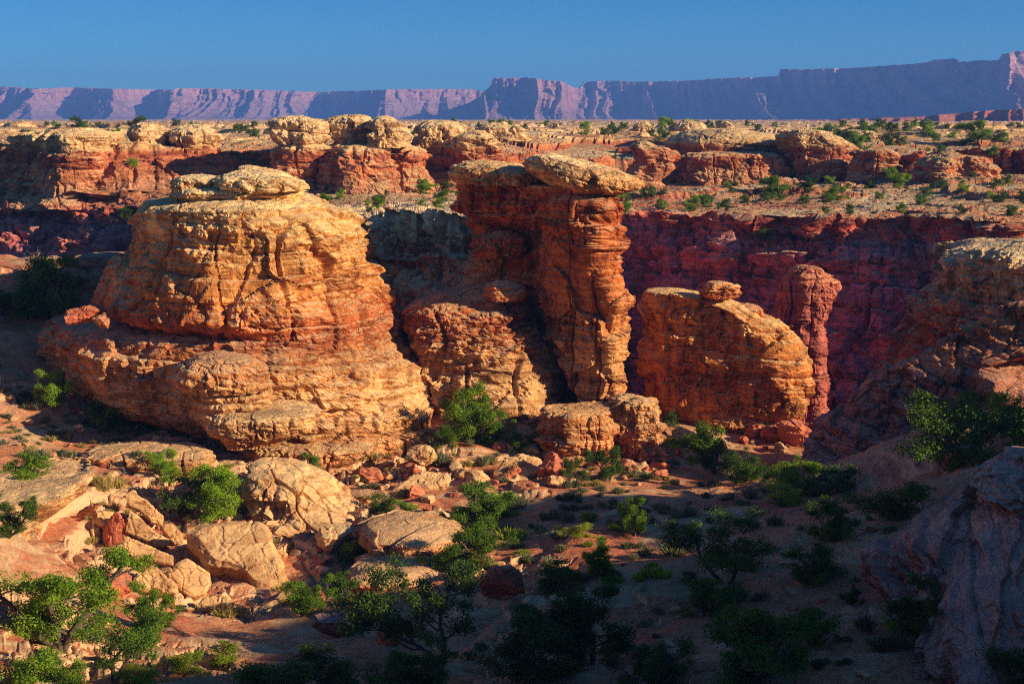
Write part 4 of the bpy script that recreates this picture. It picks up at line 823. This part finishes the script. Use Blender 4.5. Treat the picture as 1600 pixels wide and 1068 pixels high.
# ------------------------------------------------------------------ trees and bushes
def tube(pts, rad, sides=6):
    V, F = [], []
    for i, (p, r) in enumerate(zip(pts, rad)):
        d = (pts[min(i + 1, len(pts) - 1)] - pts[max(i - 1, 0)]); d.normalize()
        a = d.orthogonal().normalized(); b_ = d.cross(a)
        for k in range(sides):
            t = 2 * math.pi * k / sides; V.append(p + (a * math.cos(t) + b_ * math.sin(t)) * r)
    for i in range(len(pts) - 1):
        for k in range(sides):
            k2 = (k + 1) % sides; F.append((i * sides + k, i * sides + k2, (i + 1) * sides + k2, (i + 1) * sides + k))
    return V, F
def limb(rnd, p, d, L, r0, r1, wig, n=6, lift=0.):
    pts = [p.copy()]; d = d.normalized()
    for i in range(n):
        d = (d + Vector((rnd.uniform(-wig, wig), rnd.uniform(-wig, wig), rnd.uniform(-wig, wig) + lift))).normalized()
        pts.append(pts[-1] + d * L / n)
    return pts, [r0 + (r1 - r0) * i / n for i in range(n + 1)], d
def tree_data(kind, seed):
    """returns (trunk mesh, crown mesh or None); built about 1 unit per metre, height H"""
    rnd = random.Random(seed); rs = np.random.RandomState(seed)
    P = dict(  # H, crown half-width, crown bottom, stems, limbs, clump radius, clumps per limb, leaves, leaf size, density shape
        pinyon=(3.6, 1.5, .12, 2, 20, .40, 6, 170, .062, .35),
        juniper=(3.4, 1.8, .05, 4, 20, .42, 6, 170, .062, .2),
        bush=(1.6, 1.05, .02, 5, 12, .27, 5, 150, .045, .1),
        loose=(5.0, 2.0, .06, 3, 34, .36, 7, 110, .055, .4),
        gnarled=(3.8, 2.6, .35, 2, 13, .46, 5, 210, .065, .15),
        dead=(3.2, 1.6, .2, 2, 9, 0, 0, 0, 0, .2))[kind]
    H, Wd, cb, stems, limbs, cr, cpl, leaves, ls, cone = P
    V, F = [], []
    def add(t):
        o = len(V); V.extend(t[0]); F.extend([tuple(i + o for i in f) for f in t[1]])
    tips = []
    for s in range(stems):
        a0 = rnd.uniform(0, 6.28); lean = .12 if stems == 1 else .45
        base = Vector((math.cos(a0) * .08 * (stems > 1), math.sin(a0) * .08 * (stems > 1), -.25))
        pts, rad, _ = limb(rnd, base, Vector((math.cos(a0) * lean, math.sin(a0) * lean, 1)), H * .8, .045 * H / math.sqrt(stems), .012 * H, .22, 9)
        add(tube(pts, rad, 7)); nl = limbs // stems + 1
        for k in range(nl):
            t = cb + (1 - cb) * (k + .5) / nl; f = t * (len(pts) - 1); i = min(int(f), len(pts) - 2); p = pts[i].lerp(pts[i + 1], f - i)
            a = rnd.uniform(0, 6.28); reach = Wd * (1 - cone * t * 1.3) * rnd.uniform(.55, 1.05) * (.75 + .5 * math.sin(min(t, .9) * 3.0))
            el = rnd.uniform(.05, .75)
            lp, lr, d = limb(rnd, p, Vector((math.cos(a), math.sin(a), el)), reach, rad[i] * .5, .012, .3, 6, .04)
            add(tube(lp, lr, 5)); 
            for q in range(3 if kind != 'dead' else 5):
                j = rnd.randint(2, 5); sp, sr_, _ = limb(rnd, lp[j], Vector((rnd.uniform(-1, 1), rnd.uniform(-1, 1), rnd.uniform(0, 1))) + d * .5, reach * .38, lr[j] * .6, .007, .35, 4)
                add(tube(sp, sr_, 4)); tips.append(sp[-1]); 
                if kind != 'bush': tips.append(sp[2])
            tips.append(lp[-1]); tips.append(lp[4])
    tm = mesh_np(kind + '_trunk', np.array([v[:] for v in V]), np.array(F), M_DEAD if kind == 'dead' else M_BARK)
    if not leaves: return tm, None
    rnd.shuffle(tips); C = []; 
    for t in tips[: limbs * cpl]:
        C.append((t.x, t.y, t.z, cr * rnd.uniform(.6, 1.35)))
    C = np.array(C); n = len(C)
    d = rs.normal(size=(n, leaves, 3)); d /= np.linalg.norm(d, axis=-1, keepdims=True); rr = rs.rand(n, leaves, 1) ** .45
    lump = 1 + .35 * vn(d[..., 0] * 1.7 + np.arange(n)[:, None] * 3.1, d[..., 1] * 1.7, d[..., 2] * 1.7, seed)[..., None]
    pos = C[:, None, :3] + d * rr * lump * C[:, None, 3:4] * np.array([1.1, 1.1, .75])
    pos = pos.reshape(-1, 3); m = len(pos)
    n1 = rs.normal(size=(m, 3)); n1 += d.reshape(-1, 3) * .8; n1 /= np.linalg.norm(n1, axis=1, keepdims=True)
    t1 = np.cross(n1, rs.normal(size=(m, 3))); t1 /= np.linalg.norm(t1, axis=1, keepdims=True); t2 = np.cross(n1, t1)
    s = ls * rs.uniform(.4, 1.35, (m, 1))
    L = np.stack([pos - t1 * s * .9, pos - t2 * s * .5, pos + t1 * s * .9, pos + t2 * s * .5], 1)
    F2 = np.arange(m * 4).reshape(-1, 4)
    return tm, (L.reshape(-1, 3), F2, kind)
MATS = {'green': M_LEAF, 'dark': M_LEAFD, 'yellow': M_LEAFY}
_tc = {}; _th = {}
def tree_meshes(kind, var, tint):
    key = (kind, var, tint)
    if key not in _tc:
        if (kind, var) not in _tc: _tc[(kind, var)] = tree_data(kind, hash_kind(kind) + var * 31)
        tm, cr = _tc[(kind, var)]
        _tc[key] = (tm, mesh_np(kind + '_crown', cr[0], cr[1], MATS[tint], False) if cr else None)
    return _tc[key]
def hash_kind(k): return sum(ord(c) for c in k) * 7
KH = dict(pinyon=3.6, juniper=3.4, bush=1.6, loose=5.0, gnarled=3.8, dead=3.2)
NM = dict(pinyon='pinyon_tree', juniper='juniper_tree', bush='desert_bush', loose='juniper_tree', gnarled='juniper_tree', dead='dead_tree')
CT = dict(pinyon='tree', juniper='tree', bush='bush', loose='tree', gnarled='tree', dead='dead tree')
def plant(kind, px, py, hpx, tint, label, var=None, wide=1., group=None, pos=None):
    var = rng.randint(0, 2) if var is None else var
    tm, cm = tree_meshes(kind, var, tint)
    g = pos if pos is not None else at(px, py)
    hr = max((v.co.z for v in (cm or tm).vertices)) if (kind, var) not in _th else _th[(kind, var)]; _th[(kind, var)] = hr
    s = hpx / FPX * g.y / hr
    r = newobj(NM[kind], None, None, label, CT[kind], group); r.location = g; r.scale = (s * wide, s * wide, s); r.rotation_euler = (0, 0, rng.uniform(0, 6.28))
    newobj('trunk', tm, r)
    if cm: newobj('crown', cm, r)
    return r
TR = [ # kind, px, py base, height px, tint, wide, label
 ('pinyon',80,636,62,'green',1.0,'small sunlit juniper left of the big butte'),
 ('bush',170,668,46,'green',1.3,'round bright bush on the slope below the butte'),
 ('bush',42,756,54,'green',1.6,'wide green bush growing on top of the left ledge'),
 ('loose',10,838,66,'dark',1.2,'straggly tree cut by the left edge below the ledge'),
 ('loose',98,1008,170,'green',1.1,'tall airy juniper in the lower left corner'),
 ('juniper',240,985,84,'green',.9,'compact dark-stemmed tree in front of the left boulders'),
 ('gnarled',180,1066,110,'dark',1.2,'black shaded tree at the bottom left'),
 ('bush',45,1066,60,'green',1.3,'sunlit bush in the bottom left corner'),
 ('bush',100,1085,50,'green',1.2,'sunlit bush second from the bottom left corner'),
 ('bush',290,1048,38,'yellow',1.2,'left of the two bright bushes at the bottom'),
 ('bush',350,1044,40,'yellow',1.3,'right of the two bright bushes at the bottom'),
 ('bush',215,1070,34,'yellow',1.6,'low bright bush cut by the bottom edge'),
 ('loose',262,756,54,'green',1.0,'thin half-bare tree above the boulder pile'),
 ('juniper',350,806,84,'green',1.05,'dense green tree just above the largest boulder'),
 ('bush',300,792,56,'dark',1.4,'dark part-shaded bush left of the dense green tree'),
 ('pinyon',490,758,54,'dark',1.0,'dark green tree behind the cracked outcrop'),
 ('bush',520,683,30,'green',1.4,'small olive bush at the right foot of the small knob'),
 ('bush',552,876,40,'green',1.1,'bright bush right of the cracked outcrop'),
 ('juniper',478,962,72,'green',.95,'green tree at the head of the dry wash'),
 ('bush',540,935,46,'dark',1.2,'dark bush beside the green tree of the wash'),
 ('bush',597,804,34,'dark',1.2,'olive bush in the red gully'),
 ('bush',634,800,20,'green',1.2,'tiny bush right of the olive gully bush'),
 ('juniper',728,690,100,'green',.85,'tallest sunlit juniper below the middle buttress'),
 ('juniper',765,694,56,'green',1.0,'lower right companion of the tallest sunlit juniper'),
 ('bush',692,694,32,'green',1.1,'small bush left of the tallest sunlit juniper'),
 ('bush',800,702,30,'green',1.3,'small bush beside the dead trunk'),
 ('bush',872,706,42,'green',1.2,'bluish bush in front of the pedestal block'),
 ('bush',825,700,24,'dark',1.2,'small dark bush left of the pedestal block'),
 ('gnarled',902,756,48,'dark',.8,'bent half-bare tree left of the snag at the shade line'),
 ('pinyon',950,752,62,'dark',.75,'dark spindly tree at the shade line below the pillar'),
 ('pinyon',735,828,82,'dark',1.1,'dark round tree at the middle of the shade line'),
 ('juniper',770,812,56,'green',1.0,'sunlit crown right behind the dark round tree'),
 ('juniper',748,890,72,'green',1.1,'bright green tree in the patch of sun'),
 ('bush',690,890,40,'green',1.2,'bright bush left of the tree in the patch of sun'),
 ('pinyon',990,838,66,'green',.75,'upright bright tree at the right of the sun patch'),
 ('pinyon',945,902,66,'green',.85,'sunlit tree in front of the upright bright one'),
 ('bush',905,838,26,'yellow',1.2,'pale yellow-green bush left of the upright bright tree'),
 ('bush',872,838,20,'yellow',1.2,'tiny yellow bush at the upper edge of the sun patch'),
 ('gnarled',685,1040,170,'dark',1.0,'largest dark tree at the bottom centre'),
 ('juniper',820,1064,120,'dark',1.2,'dark tree right of the largest dark tree'),
 ('pinyon',925,1040,130,'dark',1.2,'dark dense tree right of centre at the bottom'),
 ('juniper',660,1090,100,'dark',1.2,'dark tree cut by the bottom edge near the centre'),
 ('bush',880,930,60,'dark',1.4,'dark bush in front of the patch of sun'),
 ('gnarled',1135,910,130,'dark',1.15,'gnarled umbrella-shaped tree in the shade'),
 ('bush',1110,960,60,'dark',1.8,'dark undergrowth at the gnarled tree'),
 ('juniper',1170,1066,130,'dark',1.2,'broad dark tree at the bottom right of centre'),
 ('bush',1270,1010,66,'dark',1.2,'dark bush right of the broad dark tree'),
 ('pinyon',1120,740,92,'green',.8,'half-lit tree below the left end of the right block'),
 ('juniper',1165,752,58,'dark',1.2,'dark spreading bush-like tree beside the half-lit one'),
 ('juniper',1245,775,70,'green',1.0,'bright green tree at the right end of the shade line'),
 ('bush',1225,786,34,'yellow',1.4,'yellowish bush in front of the bright green tree'),
 ('bush',1300,770,46,'dark',1.3,'dark bush right of the bright green tree'),
 ('dead',1266,730,50,'dark',.6,'thin dark snag behind the bright green tree'),
 ('bush',1214,672,20,'green',1.1,'tiny bush tucked under the right block'),
 ('bush',1275,686,20,'green',1.0,'tiny bush at the cliff end of the right block'),
 ('bush',1052,664,24,'dark',1.2,'small dark bush in the cleft mouth'),
 ('bush',1295,842,66,'dark',.9,'dark upright bush on the shaded slope'),
 ('bush',1268,906,54,'dark',1.4,'dark low bush below the upright one'),
 ('bush',1395,806,60,'dark',1.5,'wide dark bush under the right cliff'),
 ('juniper',1478,735,62,'green',1.1,'half-lit tree under the right cliff'),
 ('dead',1432,728,48,'dark',.9,'reddish bare bush left of the half-lit tree'),
 ('gnarled',1560,760,150,'dark',1.1,'big dark tree at the right edge'),
 ('juniper',1592,690,90,'green',1.0,'green-topped tree cut by the right edge'),
 ('bush',1335,942,30,'dark',1.2,'small dark bush on the bare shaded slope'),
 ('juniper',1455,1010,110,'dark',1.1,'dark tree in front of the slickrock outcrop'),
 ('bush',1405,985,50,'green',.9,'olive bush left of the outcrop tree'),
 ('bush',1590,1085,90,'dark',1.1,'dark bush in the bottom right corner'),
 ('pinyon',75,508,112,'dark',1.25,'dark shaded tree left of the butte'),
 ('bush',22,492,46,'dark',1.5,'dark low bush at the left edge behind the shade'),
 ('loose',80,440,42,'yellow',.9,'sunlit yellow-green tree beside the dead tree'),
 ('dead',44,436,54,'dark',.9,'bare dead tree on the left bench'),
 ('dead',836,690,72,'dark',.28,'thin dead trunk standing left of the pedestal block'),
 ('dead',875,812,34,'dark',1.0,'bare twiggy bush at the top of the sun patch'),
 ('bush',430,1090,70,'dark',1.3,'dark bush at the bottom edge right of the wash'),
 ('bush',520,1090,80,'dark',1.3,'dark bush at the bottom edge, left of centre'),
 ('juniper',1020,1085,90,'dark',1.3,'dark tree at the bottom edge, right of centre'),
]
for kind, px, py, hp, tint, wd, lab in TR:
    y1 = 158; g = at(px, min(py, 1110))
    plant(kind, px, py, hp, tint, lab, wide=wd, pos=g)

# trees on far shelf and plateau: dropped on the terrain by ray
dg = bpy.context.evaluated_depsgraph_get()
terr = bpy.data.objects['terrain']
from mathutils.bvhtree import BVHTree
def terrain_hit(px, py):
    a, dy, dz = ray(px, py); d = Vector((float(a), float(dy), float(dz))).normalized()
    ok, loc, nrm, i = terr.ray_cast(Vector((0, 0, 0)), d)
    return (loc if ok else None), nrm
FT = [ # px, py base, h px, label
 (1210,306,34,'round olive tree on the far sunlit shelf, leftmost of the big ones'),
 (1400,294,34,'dark green tree beside the squat far tower'),
 (1305,309,22,'bright bush alone on the far sunlit shelf'),
 (1240,264,16,'small bush on the ledge left of the stepped dome'),
 (1330,232,28,'narrow tree in front of the pale far dome'),
 (1525,222,36,'largest tree on the far plateau at the right'),
 (1358,215,20,'rounded plateau tree left of the largest one'),
 (1555,242,16,'bush right of the largest plateau tree'),
 (1375,198,14,'tree on the far skyline, above the squat tower'),
 (1505,300,14,'small bush on the shelf before the red block'),
 (1560,316,14,'small bush near the right end of the shelf'),
 (1085,318,16,'left bush of a close pair on the far shelf'),
 (1105,318,16,'right bush of a close pair on the far shelf'),
 (1030,322,14,'small bush on the shelf near the rim'),
 (980,304,20,'bush just right of the pillar cap'),
 (978,328,14,'small bush near the rim beside the pillar'),
 (1015,304,16,'bush between the cap and the leaning slabs'),
 (1195,375,20,'dark bush on the shaded rubble ledge'),
 (655,302,24,'sunlit tree behind the pillar on the spur shelf'),
 (600,300,20,'tree in front of the far red buttress'),
 (590,325,22,'dark bush on the spur shelf'),
 (505,325,24,'bush just behind the right shoulder of the big butte'),
 (700,300,20,'bush left of the pillar on the spur shelf'),
 (688,324,16,'low bush on the spur shelf edge'),
 (201,340,20,'bright green bush on the shaded far ledge'),
 (208,260,14,'small bush on the sunlit far ledge'),
 (1265,300,24,'half-bare dark bush right of the leftmost shelf tree'),
]
for px, py, hp, lab in FT:
    loc, nr = terrain_hit(px, py)
    if loc is None: continue
    plant('bush' if hp < 24 else 'pinyon', px, py, hp, rng.choice(('green', 'green', 'dark')), lab, wide=1.15, pos=loc)
n = 0
for _ in range(900):
    if n >= 230: break
    px, py = rng.uniform(-20, 1620), 196 + 140 * rng.random() ** 1.5
    if px < 960 and py > 215 and not (500 < px < 720 and py > 300): continue
    loc, nr = terrain_hit(px, py)
    if loc is None or nr.z < .8 or loc.y > 900: continue
    far_ = loc.y > 330
    plant('bush', px, py, 0, rng.choice(('green', 'dark', 'dark')), 'small bush dotting the far plateau' if far_ else 'small bush dotting the far sunlit shelf', wide=1.1, pos=loc,
          group='bushes dotting the far plateau' if far_ else 'bushes dotting the far shelf').scale = [rng.uniform(.5, 1.2) * (1.7 if far_ else .85)] * 3
    n += 1

# low scrub and tufts
def tuft(seed, n, H, Wd, wid, mat, curl=.3):
    rs = np.random.RandomState(seed); a = rs.rand(n) * 6.28; r = rs.rand(n) ** .7
    nl = rs.randint(2, 5); lc = (rs.rand(nl, 2) - .5) * Wd * 1.5; li = rs.randint(0, nl, n); ls_ = rs.uniform(.5, 1.1, nl)[li]
    base = np.stack([np.cos(a) * r * Wd * .35, np.sin(a) * r * Wd * .35, np.full(n, -.04)], -1)
    out = np.stack([np.cos(a), np.sin(a), 0 * a], -1) * (r * Wd * .65 * rs.uniform(.5, 1.2, n))[:, None]
    h = (H * rs.uniform(.55, 1.05, n) * (1 - .35 * r))[:, None] * np.array([0, 0, 1.])
    tip = base + out + h; mid = base + out * .4 + h * .6
    side = np.stack([-np.sin(a + rs.randn(n)), np.cos(a + rs.randn(n)), .3 * rs.randn(n)], -1) * wid
    V = np.stack([base - side * .5, base + side * .5, mid + side, tip, mid - side], 1) * ls_[:, None, None]
    V[..., :2] += lc[li][:, None]
    i = np.arange(n)[:, None] * 5
    F = np.concatenate([i + np.array([[0, 1, 2, 4]]), i + np.array([[4, 2, 3, 3]])], 0)
    F1 = i + np.array([[0, 1, 2, 4]]); T = i + np.array([[4, 2, 3]])
    FF = np.concatenate([np.concatenate([F1[:, [0, 1, 2]], F1[:, [0, 2, 3]]], 0), T], 0)
    return mesh_np('tuft', V.reshape(-1, 3), FF, mat, False)
TU = {'sage': [tuft(800 + i, 460 - 60 * i, .6, .5, .024, M_SAGE) for i in range(6)], 'grass': [tuft(810 + i, 300, .5, .45, .018, M_GRASS) for i in range(2)], 'green': [tuft(820 + i, 420, .5, .5, .03, M_LEAFY) for i in range(2)]}
TZN = [
 (0,330,600,720,90,'sage','grey-green sagebrush on the upper left slope','sagebrush on the upper left slope'),
 (0,500,600,760,36,'grass','dry yellow grass tuft on the left slope','dry grass tufts on the left slope'),
 (540,860,680,780,40,'sage','grey sagebrush in the gully below the buttress','sagebrush in the red gully'),
 (850,1250,745,800,40,'sage','sagebrush along the edge of the shade','sagebrush along the shade line'),
 (700,1060,790,930,40,'sage','sagebrush in and around the patch of sun','sagebrush around the sun patch'),
 (760,1060,800,930,16,'green','yellow-green tuft in the patch of sun','yellow-green tufts in the sun patch'),
 (960,1420,780,1060,34,'sage','scrub tuft on the shaded lower right slope','tufts on the shaded slope'),
 (540,1060,680,760,40,'grass','dry grass tuft below the pillar','dry grass tufts below the pillar'),
 (1080,1300,690,790,24,'sage','sagebrush near the foot of the right block','sagebrush by the right block'),
 (120,560,740,960,60,'grass','dry grass tuft among the boulders','dry grass tufts among the boulders')]
for (a, b_, c, d, n, kd, lab, grp) in TZN:
    for k in range(n):
        g = at(rng.uniform(a, b_), rng.uniform(c, d)); o = newobj('sagebrush' if kd != 'grass' else 'grass_tuft', rng.choice(TU[kd]), None, lab, 'shrub' if kd != 'grass' else 'grass tuft', grp)
        s = rng.uniform(.5, 1.25) * rng.choice((1, 1, 1.6)); o.scale = (s * 1.2, s * 1.2, s); o.location = g; o.rotation_euler = (0, 0, rng.uniform(0, 6.28))

# ------------------------------------------------------------------ haze
def build_haze():
    b = bpy.data.materials.new('haze'); b.use_nodes = True; t = b.node_tree; t.nodes.clear()
    o = t.nodes.new('ShaderNodeOutputMaterial'); v = t.nodes.new('ShaderNodeVolumePrincipled')
    v.inputs['Color'].default_value = (.16, .36, .95, 1); v.inputs['Density'].default_value = 1.4e-4; v.inputs['Anisotropy'].default_value = 0.
    t.links.new(v.outputs[0], o.inputs['Volume'])
    x0, x1, y0, y1, z0, z1 = -9500, 9500, -300, 9700, -66, 262
    V = np.array([[x, y, z] for x in (x0, x1) for y in (y0, y1) for z in (z0, z1)], float)
    F = np.array([[0, 1, 3, 2], [4, 6, 7, 5], [0, 4, 5, 1], [2, 3, 7, 6], [0, 2, 6, 4], [1, 5, 7, 3]])
    newobj('haze', mesh_np('haze', V, F, b, False), kind='stuff')
build_haze()
